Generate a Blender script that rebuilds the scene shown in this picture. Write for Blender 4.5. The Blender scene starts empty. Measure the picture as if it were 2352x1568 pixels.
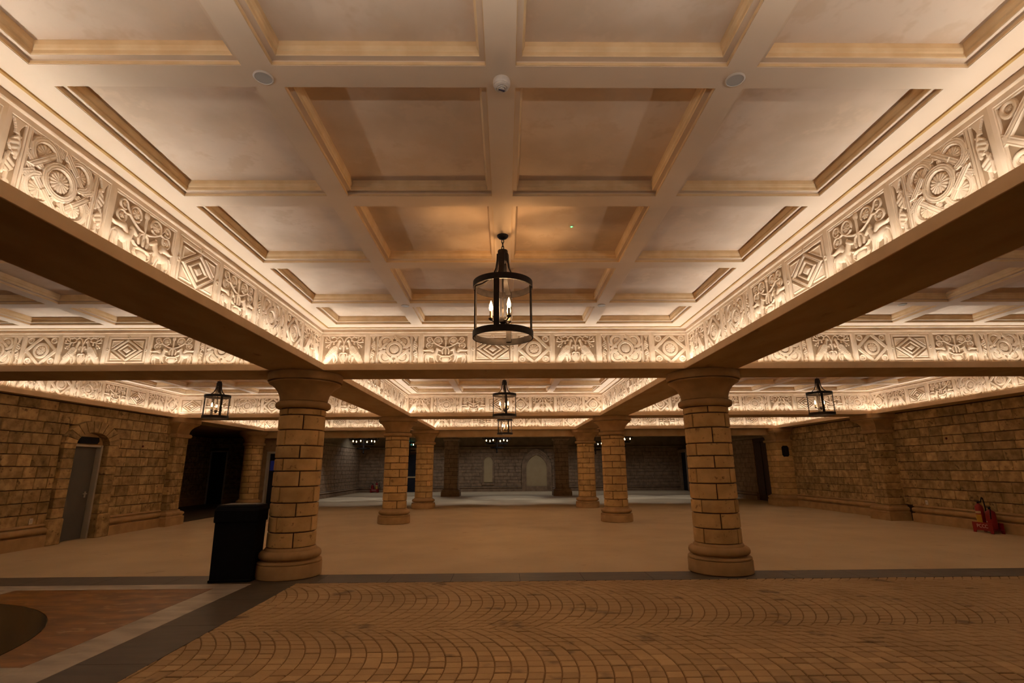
import bpy, bmesh, math, random
import numpy as np
from mathutils import Vector, Matrix

# ------------------------------------------------------------------ camera, world, exposure
SC = bpy.context.scene
COL = SC.collection
PITCH, YAW, ROLL, FPX = 0.2423, -0.0140, -0.0070, 1171.7
cam = bpy.data.cameras.new('camera')
cam.sensor_width = 36.0
cam.lens = FPX / 2352.0 * 36.0
cam.clip_end = 200
cam_o = bpy.data.objects.new('camera', cam)
COL.objects.link(cam_o)


def cam_ray(a, b):
    cr, sr = math.cos(ROLL), math.sin(ROLL)
    a, b = cr * a + sr * b, -sr * a + cr * b
    cp, sp = math.cos(PITCH), math.sin(PITCH)
    y, z = cp + sp * b, sp - cp * b
    cy, sy = math.cos(YAW), math.sin(YAW)
    return Vector((cy * a - sy * y, sy * a + cy * y, z))


_f = cam_ray(0, 0).normalized()
_r = (cam_ray(1, 0) - cam_ray(0, 0)).normalized()
_u = _r.cross(_f).normalized()
cam_o.matrix_world = Matrix(((_r.x, _u.x, -_f.x, 0), (_r.y, _u.y, -_f.y, 0), (_r.z, _u.z, -_f.z, 1.6), (0, 0, 0, 1)))
SC.camera = cam_o

W = bpy.data.worlds.new('world')
SC.world = W
W.use_nodes = True
W.node_tree.nodes['Background'].inputs[0].default_value = (0.9, 0.75, 0.6, 1)
W.node_tree.nodes['Background'].inputs[1].default_value = 0.004
SC.view_settings.view_transform = 'Standard'
SC.view_settings.look = 'None'
SC.view_settings.exposure = EXPOSURE = 0.0
SC.view_settings.gamma = 1.0
SC.view_settings.use_curve_mapping = False
SC.cycles.use_denoising = True
SC.cycles.max_bounces = 7
SC.cycles.diffuse_bounces = 5
SC.cycles.glossy_bounces = 2
SC.cycles.use_adaptive_sampling = True
SC.cycles.adaptive_threshold = 0.2
SC.cycles.adaptive_min_samples = 16
SC.cycles.sample_clamp_indirect = 4.0
SC.cycles.caustics_reflective = False
SC.cycles.caustics_refractive = False
LED_STRENGTH = 43.0
LED_COLOR = (0.985, 0.99, 0.97)
HALL_SPOT_W = 165.0

R = random.Random(7)
rad = math.radians

# ------------------------------------------------------------------ helpers


class MB:
    """collects vertices and faces for one mesh"""

    def __init__(self):
        self.v, self.f = [], []

    def add(self, vs, fs):
        n = len(self.v)
        self.v += [tuple(p) for p in vs]
        self.f += [tuple(i + n for i in f) for f in fs]
        return self

    def box(self, x0, x1, y0, y1, z0, z1):
        return self.add([(x0, y0, z0), (x1, y0, z0), (x1, y1, z0), (x0, y1, z0), (x0, y0, z1), (x1, y0, z1), (x1, y1, z1), (x0, y1, z1)],
                        [(0, 3, 2, 1), (4, 5, 6, 7), (0, 1, 5, 4), (1, 2, 6, 5), (2, 3, 7, 6), (3, 0, 4, 7)])

    def bbox(self, x0, x1, y0, y1, z0, z1, b):
        """box with chamfered edges"""
        xs, ys, zs = (x0, x1), (y0, y1), (z0, z1)
        vs, idx = [], {}
        for i in (0, 1):
            for j in (0, 1):
                for k in (0, 1):
                    sx, sy, sz = (1 - 2 * i) * b, (1 - 2 * j) * b, (1 - 2 * k) * b
                    for ax in range(3):
                        d = [sx, sy, sz]
                        d[ax] = 0
                        idx[(i, j, k, ax)] = len(vs)
                        vs.append((xs[i] + d[0], ys[j] + d[1], zs[k] + d[2]))
        fs = []
        for s in (0, 1):
            fs.append(tuple(idx[(s, j, k, 0)] for j, k in ((0, 0), (1, 0), (1, 1), (0, 1))))
            fs.append(tuple(idx[(i, s, k, 1)] for i, k in ((0, 0), (1, 0), (1, 1), (0, 1))))
            fs.append(tuple(idx[(i, j, s, 2)] for i, j in ((0, 0), (1, 0), (1, 1), (0, 1))))
        for a in (0, 1):
            for c in (0, 1):
                fs.append((idx[(a, c, 0, 0)], idx[(a, c, 1, 0)], idx[(a, c, 1, 1)], idx[(a, c, 0, 1)]))
                fs.append((idx[(a, 0, c, 0)], idx[(a, 1, c, 0)], idx[(a, 1, c, 2)], idx[(a, 0, c, 2)]))
                fs.append((idx[(0, a, c, 1)], idx[(1, a, c, 1)], idx[(1, a, c, 2)], idx[(0, a, c, 2)]))
        for i in (0, 1):
            for j in (0, 1):
                for k in (0, 1):
                    fs.append((idx[(i, j, k, 0)], idx[(i, j, k, 1)], idx[(i, j, k, 2)]))
        return self.add(vs, fs)

    def lathe(self, prof, n=32, c=(0, 0), a0=0.0, a1=None, cap=True):
        full = a1 is None
        m = n if full else n + 1
        vs, fs = [], []
        for r, z in prof:
            for i in range(m):
                t = a0 + (2 * math.pi if full else (a1 - a0)) * i / n
                vs.append((c[0] + r * math.cos(t), c[1] + r * math.sin(t), z))
        for j in range(len(prof) - 1):
            for i in range(n):
                k = (i + 1) % m
                fs.append((j * m + i, j * m + k, (j + 1) * m + k, (j + 1) * m + i))
        if cap and full:
            fs.append(tuple(range(m))[::-1])
            fs.append(tuple((len(prof) - 1) * m + i for i in range(m)))
        return self.add(vs, fs)

    def tube(self, pts, r, n=8, closed=False, rz=None):
        """round (or flattened) tube along points"""
        P = [Vector(p) for p in pts]
        m = len(P)
        vs, fs = [], []
        for i, p in enumerate(P):
            q0, q1 = P[(i - 1) % m] if (closed or i) else p, P[(i + 1) % m] if (closed or i < m - 1) else p
            t = (q1 - q0).normalized()
            up = Vector((0, 0, 1)) if abs(t.z) < .95 else Vector((1, 0, 0))
            a = t.cross(up).normalized()
            b = a.cross(t).normalized()
            rr = r[i] if isinstance(r, (list, tuple)) else r
            for k in range(n):
                w = 2 * math.pi * k / n
                vs.append(p + a * rr * math.cos(w) + b * (rz or rr) * math.sin(w))
        for i in range(m if closed else m - 1):
            for k in range(n):
                j, l = (i + 1) % m, (k + 1) % n
                fs.append((i * n + k, i * n + l, j * n + l, j * n + k))
        if not closed:
            fs.append(tuple(range(n))[::-1])
            fs.append(tuple((m - 1) * n + k for k in range(n)))
        return self.add(vs, fs)

    def prism(self, poly, h0, h1, axis='z'):
        n = len(poly)
        f = {'z': lambda p, h: (p[0], p[1], h), 'y': lambda p, h: (p[0], h, p[1]), 'x': lambda p, h: (h, p[0], p[1])}[axis]
        vs = [f(p, h0) for p in poly] + [f(p, h1) for p in poly]
        fs = [tuple(range(n))[::-1], tuple(range(n, 2 * n))] + [(i, (i + 1) % n, n + (i + 1) % n, n + i) for i in range(n)]
        return self.add(vs, fs)

    def mesh(self, name, smooth=False, fix=True):
        me = bpy.data.meshes.new(name)
        me.from_pydata(self.v, [], self.f)
        if fix:
            bm = bmesh.new()
            bm.from_mesh(me)
            bmesh.ops.recalc_face_normals(bm, faces=bm.faces)
            bm.to_mesh(me)
            bm.free()
        if smooth:
            me.polygons.foreach_set('use_smooth', [True] * len(me.polygons))
            if smooth != 'all':
                try:
                    me.set_sharp_from_angle(angle=rad(smooth if isinstance(smooth, (int, float)) and smooth is not True else 40))
                except Exception:
                    pass
        return me


def link(name, me, mat=None, parent=None, loc=None, rz=0.0, scale=None):
    if mat is not None and not me.materials:
        me.materials.append(mat)
    o = bpy.data.objects.new(name, me)
    COL.objects.link(o)
    if parent is not None:
        o.parent = parent
    if loc is not None:
        o.location = loc
    if rz:
        o.rotation_euler = (0, 0, rz)
    if scale is not None:
        o.scale = scale
    return o


def obj(name, mb, mat, parent=None, smooth=False, loc=None, rz=0.0):
    return link(name, mb.mesh(name, smooth), mat, parent, loc, rz)


def tag(o, label=None, cat=None, group=None, kind=None):
    if label:
        o['label'] = label
    if cat:
        o['category'] = cat
    if group:
        o['group'] = group
    if kind:
        o['kind'] = kind
    return o


def empty(name, loc=(0, 0, 0), rz=0.0):
    o = bpy.data.objects.new(name, None)
    COL.objects.link(o)
    o.location = loc
    o.rotation_euler = (0, 0, rz)
    o.empty_display_size = .1
    return o


def copy_tree(o, parent=None):
    c = o.copy()
    COL.objects.link(c)
    c.parent = parent
    for ch in list(o.children):
        copy_tree(ch, c)
    return c


# ------------------------------------------------------------------ materials


def mat(name, col, rough=.7, metal=0.0, col2=None, scale=3.0, detail=3.0, rnd=0.0, bump=0.0, bscale=40.0, spots=None, emit=None, spec=.3, lo=.35, hi=.65, stretch=None):
    m = bpy.data.materials.new(name)
    m.use_nodes = True
    nt = m.node_tree
    N, L = nt.nodes, nt.links
    b = N['Principled BSDF']
    b.inputs['Roughness'].default_value = rough
    b.inputs['Metallic'].default_value = metal
    b.inputs['Specular IOR Level'].default_value = spec
    b.inputs['Base Color'].default_value = (*col, 1)
    if emit:
        b.inputs['Emission Color'].default_value = (*emit[0], 1)
        b.inputs['Emission Strength'].default_value = emit[1]
    tc = N.new('ShaderNodeTexCoord')
    src = tc.outputs['Object']
    if rnd:
        oi = N.new('ShaderNodeObjectInfo')
        vm = N.new('ShaderNodeVectorMath')
        vm.operation = 'MULTIPLY_ADD'
        cx = N.new('ShaderNodeCombineXYZ')
        for i in range(3):
            L.new(oi.outputs['Random'], cx.inputs[i])
        L.new(cx.outputs[0], vm.inputs[0])
        vm.inputs[1].default_value = (37, 53, 71)
        geo = N.new('ShaderNodeNewGeometry')
        L.new(geo.outputs['Position'], vm.inputs[2])
        src = vm.outputs[0]
    if stretch:
        mp = N.new('ShaderNodeMapping')
        mp.inputs['Scale'].default_value = stretch
        L.new(src, mp.inputs[0])
        src = mp.outputs[0]
    out = None
    if col2:
        no = N.new('ShaderNodeTexNoise')
        no.inputs['Scale'].default_value = scale
        no.inputs['Detail'].default_value = detail
        L.new(src, no.inputs['Vector'])
        mr = N.new('ShaderNodeMapRange')
        mr.inputs[1].default_value, mr.inputs[2].default_value = lo, hi
        L.new(no.outputs['Fac'], mr.inputs[0])
        mx = N.new('ShaderNodeMix')
        mx.data_type = 'RGBA'
        mx.inputs[6].default_value = (*col, 1)
        mx.inputs[7].default_value = (*col2, 1)
        L.new(mr.outputs[0], mx.inputs[0])
        out = mx.outputs[2]
        if spots:
            n2 = N.new('ShaderNodeTexNoise')
            n2.inputs['Scale'].default_value = spots[1]
            n2.inputs['Detail'].default_value = 3
            n2.inputs['Roughness'].default_value = .65
            L.new(src, n2.inputs['Vector'])
            r2 = N.new('ShaderNodeMapRange')
            r2.inputs[1].default_value, r2.inputs[2].default_value = spots[2], spots[2] + .1
            L.new(n2.outputs['Fac'], r2.inputs[0])
            m2 = N.new('ShaderNodeMix')
            m2.data_type = 'RGBA'
            L.new(out, m2.inputs[6])
            m2.inputs[7].default_value = (*spots[0], 1)
            L.new(r2.outputs[0], m2.inputs[0])
            out = m2.outputs[2]
        if rnd:
            hv = N.new('ShaderNodeHueSaturation')
            ma = N.new('ShaderNodeMapRange')
            ma.inputs[3].default_value, ma.inputs[4].default_value = 1 - rnd, 1 + rnd
            L.new(oi.outputs['Random'], ma.inputs[0])
            L.new(ma.outputs[0], hv.inputs['Value'])
            L.new(out, hv.inputs['Color'])
            out = hv.outputs[0]
        L.new(out, b.inputs['Base Color'])
    if bump:
        nb = N.new('ShaderNodeTexNoise')
        nb.inputs['Scale'].default_value = bscale
        nb.inputs['Detail'].default_value = 2
        L.new(src, nb.inputs['Vector'])
        bp = N.new('ShaderNodeBump')
        bp.inputs['Strength'].default_value = bump
        bp.inputs['Distance'].default_value = .01
        L.new(nb.outputs['Fac'], bp.inputs['Height'])
        L.new(bp.outputs[0], b.inputs['Normal'])
    return m


M = dict(
    panel=mat('venetian_plaster', (.70, .53, .38), .75, col2=(.57, .41, .275), scale=1.7, detail=5, lo=.38, hi=.64, spots=((.64, .465, .315), 5, .52), rnd=.001),
    rib=mat('smooth_plaster', (.68, .515, .36), .8, col2=(.64, .475, .325), scale=2),
    moulding=mat('glazed_moulding', (.70, .49, .27), .6, col2=(.62, .41, .21), scale=7),
    gold=mat('ochre_line', (.46, .27, .08), .5, col2=(.38, .2, .06), scale=8),
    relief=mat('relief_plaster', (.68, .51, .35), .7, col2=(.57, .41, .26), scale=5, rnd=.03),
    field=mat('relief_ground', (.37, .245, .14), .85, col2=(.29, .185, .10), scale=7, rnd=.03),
    fascia=mat('beam_plaster_lit', (.76, .55, .35), .75, col2=(.66, .465, .28), scale=3, detail=5),  # lighter copy of the beam plaster; the fascia's lit look is in the colour
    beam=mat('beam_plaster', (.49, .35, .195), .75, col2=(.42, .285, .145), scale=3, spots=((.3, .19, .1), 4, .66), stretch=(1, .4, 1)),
    block=mat('sandstone_block', (.47, .325, .155), .85, col2=(.27, .175, .078), scale=6, detail=5, lo=.36, hi=.62, spots=((.15, .092, .044), 7, .59), rnd=.26, bump=.7, bscale=22),
    colblock=mat('column_sandstone', (.66, .44, .20), .85, col2=(.50, .325, .14), scale=4, detail=5, lo=.38, hi=.64, spots=((.25, .15, .065), 10, .61), rnd=.14, bump=.4, bscale=28),
    capital=mat('capital_plaster', (.48, .31, .15), .8, col2=(.38, .24, .115), scale=4, rnd=.05),
    joint=mat('dark_joint', (.045, .025, .012), .95, col2=(.06, .034, .016), scale=6),
    hall=mat('hall_stone', (.36, .24, .145), .85, col2=(.235, .155, .092), scale=4, detail=5, spots=((.15, .11, .08), 6, .62), bump=.4, bscale=22),
    hallplain=mat('hall_plaster', (.30, .22, .13), .85, col2=(.22, .16, .09), scale=2),
    floor=mat('pale_floor', (.60, .455, .28), .62, col2=(.52, .385, .23), scale=.8, detail=5, spots=((.47, .335, .195), 2.2, .63), spec=.2),
    slab=mat('dark_slab', (.10, .075, .056), .5, col2=(.075, .056, .042), scale=3, detail=5, spec=.4, stretch=(1, 3, 1)),
    mlight=mat('pale_marble', (.52, .45, .37), .4, col2=(.34, .285, .23), scale=1.8, detail=5, lo=.40, hi=.62, spots=((.25, .205, .165), 2.4, .62), spec=.35, stretch=(1, 2.4, 1)),
    mbrown=mat('brown_marble', (.36, .15, .032), .3, col2=(.16, .06, .012), scale=2.6, detail=5, lo=.36, hi=.62, spots=((.48, .29, .14), 2.8, .585), spec=.35, stretch=(1, 2.6, 1)),
    mblack=mat('black_granite', (.012, .009, .008), .16, col2=(.02, .016, .013), scale=30, spec=.3),
    cobble=mat('cobble_stone', (.54, .365, .19), .7, col2=(.44, .29, .145), scale=1.4, detail=5, spots=((.25, .17, .10), 2.0, .60), rnd=.12, bump=.35, bscale=45, spec=.2),
    grout=mat('cobble_joint', (.26, .15, .06), .9, col2=(.20, .11, .045), scale=5),
    iron=mat('black_iron', (.018, .014, .013), .55, metal=.4, col2=(.03, .022, .02), scale=20),
    brass=mat('candle_sleeve', (.30, .2, .09), .5, col2=(.25, .16, .07), scale=9),
    flame=mat('flame_bulb', (1, .8, .5), .3, emit=((1, .66, .30), 14)),
    led=mat('led_emitter', (1, 1, 1), .5, emit=(LED_COLOR, LED_STRENGTH)),
    grey=mat('grey_door_paint', (.115, .105, .10), .5, col2=(.10, .092, .088), scale=2),
    framegrey=mat('door_frame_paint', (.45, .41, .36), .5, col2=(.41, .37, .32), scale=3),
    black=mat('black_plastic', (.004, .0045, .007), .6, col2=(.006, .0065, .010), scale=5, spec=.12),
    darkroom=mat('dark_interior', (.012, .012, .016), .9, col2=(.02, .02, .03), scale=1),
    red=mat('red_enamel', (.27, .008, .010), .4, col2=(.22, .007, .009), scale=6, spec=.5),
    yellow=mat('yellow_label', (.55, .33, .05), .5, col2=(.5, .28, .04), scale=20),
    white=mat('white_plastic', (.62, .54, .46), .5, col2=(.58, .5, .42), scale=5),
    cream=mat('cream_infill', (.50, .38, .21), .6, col2=(.46, .34, .18), scale=2),
    lightletter=mat('pale_lettering', (.7, .55, .5), .6),
    teal=mat('teal_sign', (.02, .3, .3), .4, emit=((.02, .55, .5), 1.6)),
    green=mat('green_indicator', (.1, .8, .2), .4, emit=((.15, 1, .25), 3.0)),
    bluescreen=mat('dark_blue_sign', (.01, .012, .05), .4, emit=((.01, .015, .09), .25)),
    navy=mat('navy_label', (.01, .014, .05), .4),
    darkred=mat('dull_red_plastic', (.10, .012, .010), .5, col2=(.08, .01, .008), scale=9),
    wood=mat('dark_timber', (.07, .035, .02), .6, col2=(.05, .025, .014), scale=4, stretch=(6, 6, 1)),
)

for k in ('flame', 'teal', 'green', 'bluescreen'):        # small glowing parts are seen directly; their lamps carry the light
    M[k].cycles.emission_sampling = 'NONE'

# ------------------------------------------------------------------ main dimensions (metres)
ZS, ZF, ZC = 3.15, 3.25, 3.856          # beam soffit, fascia top, ceiling
SET = .14                               # frieze set back behind the fascia
ROWS = {0: (.47, 1.37), 1: (8.148, 9.05), 2: (15.85, 16.80), 3: (21.60, 22.35)}
BX = (2.93, 3.81)                       # long beams left and right of the middle aisle
LW, LF = -10.20, -10.0                  # left wall, left fascia
RW, RF = 12.0, 11.45                    # right wall, right fascia
ROWY = {1: 8.62, 2: 16.32, 3: 22.0}     # column rows
CX = 3.385
# ------------------------------------------------------------------ floor
floor_o = obj('floor', MB().box(LW - 5, RW + 3.5, 8.63, 38.2, -.25, 0), M['floor'])
tag(floor_o, 'pale beige stone floor stretching to the far hall', kind='structure')


def clip_poly(poly, tests):
    for (nx, ny, d) in tests:                       # keep nx*x + ny*y <= d
        out = []
        for i, p in enumerate(poly):
            q = poly[(i + 1) % len(poly)]
            a, b = nx * p[0] + ny * p[1] - d, nx * q[0] + ny * q[1] - d
            if a <= 0:
                out.append(p)
            if (a < 0 < b) or (b < 0 < a):
                t = a / (a - b)
                out.append((p[0] + t * (q[0] - p[0]), p[1] + t * (q[1] - p[1])))
        poly = out
        if len(poly) < 3:
            return []
    return poly


def stone_top(mb, poly, z, inset=.005, drop=.005, base=-.03):
    n = len(poly)
    cx, cy = sum(p[0] for p in poly) / n, sum(p[1] for p in poly) / n
    top = []
    for p in poly:
        dx, dy = cx - p[0], cy - p[1]
        l = math.hypot(dx, dy) or 1
        top.append((p[0] + dx / l * inset * 1.4, p[1] + dy / l * inset * 1.4, z))
    vs = [(p[0], p[1], base) for p in poly] + [(p[0], p[1], z - drop) for p in poly] + top
    fs = [tuple(range(2 * n, 3 * n))]
    for i in range(n):
        j = (i + 1) % n
        fs += [(i, j, n + j, n + i), (n + i, n + j, 2 * n + j, 2 * n + i)]
    mb.add(vs, fs)


# cobbled forecourt: arcs laid in bands, bulging to the right
pav = obj('floor_cobbled', MB().box(-3.03, RW + .5, .5, 8.02, -.25, -.008), M['grout'])
tag(pav, 'brown cobbled paving laid in nested arcs before the columns', kind='structure')
BAND, HALF, BOW, SP = 2.06, 1.03, 1.42, .138   # depth of a band of arcs, half of it, arc radius, width of a ring of stones
stones = []
for band in range(-1, 4):
    yc = 6.80 - BAND * band
    th = math.asin(HALF / BOW)
    nst = 18
    for k in range(-14, 122):
        x0 = -3.6 + k * SP + .33 * band
        for s_ in range(nst):
            t0, t1 = -th + 2 * th * s_ / nst, -th + 2 * th * (s_ + 1) / nst
            jit = R.uniform(-.10, .10) * (2 * th / nst)
            g = .0042 / BOW
            t0, t1 = t0 + g + (jit if s_ else 0), t1 - g
            gx = .0052
            P = []
            for (t, xo) in ((t0, x0 + gx), (t0, x0 + SP - gx), ((t0 + t1) / 2, x0 + SP - gx), (t1, x0 + SP - gx), (t1, x0 + gx), ((t0 + t1) / 2, x0 + gx)):
                P.append((xo + BOW * math.cos(t) - BOW, yc + BOW * math.sin(t)))
            P = clip_poly(P, ((-1, 0, 3.025), (1, 0, RW - .1), (0, 1, 8.015), (0, -1, -1.2), (0, 1, yc + HALF), (0, -1, -(yc - HALF))))
            if len(P) >= 3:
                ar = abs(sum(P[i][0] * P[(i + 1) % len(P)][1] - P[(i + 1) % len(P)][0] * P[i][1] for i in range(len(P)))) / 2
                if ar > .0012:
                    stones.append(P)


def stone_rank(P):
    x, y = sum(p[0] for p in P) / len(P), sum(p[1] for p in P) / len(P)
    if y < 4.42 or abs(x) > 1.02 * y:
        return 99 + y
    return y + (.0 if x < 3.5 else .5)


stones.sort(key=stone_rank)
for P in stones[:300]:
    mb = MB()
    stone_top(mb, P, R.uniform(-.001, .004))
    obj('cobble', mb, M['cobble'], pav)
mb = MB()
for P in stones[300:]:
    stone_top(mb, P, R.uniform(-.001, .004))
tag(obj('cobble_field', mb, M['cobble'], pav), kind='stuff')

# dark slab strips
strip = empty('floor_strip', (0, 0, 0))
tag(strip, 'dark stone slab strip crossing the floor between the front columns', kind='structure')
x = -9.9
while x < RW - .2:
    w = R.uniform(.85, 1.25)
    obj('slab', MB().bbox(x + .002, min(x + w, RW - .1) - .002, 8.03, 8.625, -.06, .0, .002), M['slab'], strip)
    x += w
y = 8.026
while y > 1.0:
    w = R.uniform(.9, 1.3)
    obj('slab', MB().bbox(-3.66, -3.032, max(y - w, .8) + .002, y - .002, -.06, .0, .002), M['slab'], strip)
    y -= w

# marble inlay of the left bay
inlay = obj('floor_inlay', MB().box(-9.9, -3.664, .8, 8.026, -.08, -.02), M['mlight'])
tag(inlay, 'inlaid marble floor with brown panels around a black disc', kind='structure')
mcx, mcy, mr = -6.85, 4.72, 2.36
bx, by0, by1 = .08, 4.32, 4.86          # pale bands crossing the panels
for a in ((-9.9, -3.664, 7.74, 8.026), (-9.9, -3.664, .8, 1.7), (-4.06, -3.664, 1.7, 7.74), (-9.9, -9.6, 1.7, 7.74)):
    obj('marble_border', MB().bbox(a[0] + .001, a[1] - .001, a[2] + .001, a[3] - .001, -.06, 0, .001), M['mlight'], inlay)
for sx in (-1, 1):
    for sy in (-1, 1):
        ox = -4.062 if sx > 0 else -9.598
        oy = 7.738 if sy > 0 else 1.702
        e = (by1 + .002 - mcy) if sy > 0 else (mcy - by0 + .002)
        # quadrant with the disc cut out of its inner corner
        rq = mr + .008
        t0, t1 = math.asin(e / rq), math.acos((bx + .002) / rq)
        arc = [(mcx + sx * rq * math.cos(t0 + (t1 - t0) * i / 24), mcy + sy * rq * math.sin(t0 + (t1 - t0) * i / 24)) for i in range(25)]
        poly = arc + [(arc[-1][0], oy), (ox, oy), (ox, arc[0][1])]
        obj('marble_panel', MB().prism(poly, -.06, 0), M['mbrown'], inlay)
obj('marble_disc', MB().lathe([(mr, -.06), (mr, .0005)], 72, (mcx, mcy)), M['mblack'], inlay)
for a in ((mcx - bx, mcx + bx, mcy + mr - .03, 7.738), (mcx - bx, mcx + bx, 1.702, mcy - mr + .03), (mcx + mr - .05, -4.062, by0, by1), (-9.598, mcx - mr + .05, by0, by1)):
    obj('marble_band', MB().bbox(*a, -.06, 0, .001), M['mlight'], inlay)

# ------------------------------------------------------------------ beams
beams = {}


def beam(name, x0, x1, y0, y1, along, sides=(1, 1), label=None, setb=SET):
    """soffit slab with up-stand lips that hide the light strip, and the set-back core that carries the frieze"""
    b = MB()
    b.box(x0 + .004, x1 - .004, y0 + .004, y1 - .004, ZS, ZS + .055)
    fas = []
    if along == 'y':
        if sides[0]:
            fas.append((x0, x0 + .018, y0, y1))
        if sides[1]:
            fas.append((x1 - .018, x1, y0, y1))
        b.box(x0 + (setb + .03) * sides[0], x1 - (setb + .03) * sides[1], y0 - setb, y1 + setb, ZS + .05, ZC + .1)
    else:
        if sides[0]:
            fas.append((x0, x1, y0, y0 + .018))
        if sides[1]:
            fas.append((x0, x1, y1 - .018, y1))
        b.box(x0, x1, y0 + (setb + .03) * sides[0], y1 - (setb + .03) * sides[1], ZS + .05, ZC + .1)
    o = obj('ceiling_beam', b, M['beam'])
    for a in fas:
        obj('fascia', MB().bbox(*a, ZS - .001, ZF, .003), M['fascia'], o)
    tag(o, label, kind='structure')
    beams[name] = o
    return o


for r, nm in ((0, 'behind the viewer'), (1, 'over the front columns'), (2, 'over the second row of columns'), (3, 'over the third row of columns')):
    beam('row%d' % r, LF - .9, RF + .55 + .6, *ROWS[r], 'x', (0 if r == 0 else 1, 1 if r < 3 else 0), 'plaster cross beam ' + nm)
for k in (0, 1, 2):
    y0, y1 = ROWS[k][1], ROWS[k + 1][0]
    nm = ('nearest bay', 'second bay', 'third bay')[k]
    beam('l%d' % k, -BX[1], -BX[0], y0, y1, 'y', (1, 1), 'plaster lengthwise beam left of the middle aisle, ' + nm)
    beam('r%d' % k, BX[0], BX[1], y0, y1, 'y', (1, 1), 'plaster lengthwise beam right of the middle aisle, ' + nm)
    beam('wl%d' % k, LF - .9, LF, y0, y1, 'y', (0, 1), 'plaster beam along the left wall, ' + nm)
    beam('wr%d' % k, RF, RF + 1.15, y0, y1, 'y', (1, 0), 'plaster beam along the right wall, ' + nm)
# deep header under the third cross beam
for i, (a, b) in enumerate(((LF - .9, -3.85), (-2.92, 2.92), (3.85, RF + .25))):
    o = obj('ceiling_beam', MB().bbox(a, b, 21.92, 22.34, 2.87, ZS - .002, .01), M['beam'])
    tag(o, 'deep plaster header behind the third column row, ' + ('left', 'middle', 'right')[i] + ' span', kind='structure')

# ------------------------------------------------------------------ coffered ceilings
_mcache = {}


def frame_mesh(w, h):
    key = ('f', round(w, 3), round(h, 3))
    if key in _mcache:
        return _mcache[key]
    prof = [(.0, .004), (.004, .004), (.004, .022), (-.002, .026), (-.002, .034), (.036, .034), (.040, .040), (.040, .062), (.047, .070), (.053, .088), (.053, .122)]
    b = MB()
    vs, fs = [], []
    for d, z in prof:
        vs += [(-w / 2 + d, -h / 2 + d, z), (w / 2 - d, -h / 2 + d, z), (w / 2 - d, h / 2 - d, z), (-w / 2 + d, h / 2 - d, z)]
    for j in range(len(prof) - 1):
        for i in range(4):
            k = (i + 1) % 4
            fs.append((4 * j + i, 4 * j + k, 4 * j + 4 + k, 4 * j + 4 + i))
    b.add(vs, fs)
    me = b.mesh('coffer_moulding', False, False)
    me.materials.append(M['moulding'])
    me.materials.append(M['rib'])                 # the flat step is left in the ceiling's pale paint
    me.polygons.foreach_set('material_index', [1 if j == 4 else 0 for j in range(len(prof) - 1) for i in range(4)])
    _mcache[key] = me
    return me


def panel_mesh(w, h):
    key = ('p', round(w, 3), round(h, 3))
    if key not in _mcache:
        me = MB().box(-w / 2, w / 2, -h / 2, h / 2, 0, .02).mesh('coffer_panel')
        me.materials.append(M['panel'])
        _mcache[key] = me
    return _mcache[key]


def ceiling_bay(label, x0, x1, y0, y1, rx, ry, bd=.35, rw=.172):
    """x0..y1: frieze faces; rx, ry: rib centre lines"""
    top = ZC + .145
    ox0, ox1, oy0, oy1 = x0 + bd, x1 - bd, y0 + bd, y1 - bd
    c = obj('ceiling', MB().box(x0 - .05, x1 + .05, y0 - .05, y1 + .05, top, top + .06), M['rib'])
    tag(c, label, kind='structure')
    for a in ((x0 - .04, ox0, y0 - .04, y1 + .04), (ox1, x1 + .04, y0 - .04, y1 + .04), (ox0, ox1, y0 - .04, oy0), (ox0, ox1, oy1, y1 + .04)):
        obj('border', MB().box(*a, ZC, top), M['rib'], c)
    g = .145
    for a in ((x0 + g, x0 + g + .022, y0 + g, y1 - g), (x1 - g - .022, x1 - g, y0 + g, y1 - g), (x0 + g + .022, x1 - g - .022, y0 + g, y0 + g + .022), (x0 + g + .022, x1 - g - .022, y1 - g - .022, y1 - g)):
        obj('ochre_bead', MB().box(*a, ZC - .012, ZC + .005), M['gold'], c)
    for x in rx:
        obj('rib', MB().box(x - rw / 2, x + rw / 2, oy0, oy1, ZC, top), M['rib'], c)
    xe = [ox0] + [v for x in rx for v in (x - rw / 2, x + rw / 2)] + [ox1]
    ye = [oy0] + [v for y in ry for v in (y - rw / 2, y + rw / 2)] + [oy1]
    for y in ry:
        for i in range(0, len(xe), 2):
            obj('rib', MB().box(xe[i], xe[i + 1], y - rw / 2, y + rw / 2, ZC, top), M['rib'], c)
    for i in range(0, len(xe), 2):
        for j in range(0, len(ye), 2):
            w, h = xe[i + 1] - xe[i], ye[j + 1] - ye[j]
            p = ((xe[i] + xe[i + 1]) / 2, (ye[j] + ye[j + 1]) / 2)
            link('coffer_panel', panel_mesh(w, h), None, c, (p[0], p[1], ZC + .12))
            link('coffer_moulding', frame_mesh(w, h), None, c, (p[0], p[1], ZC))
    return c


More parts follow.
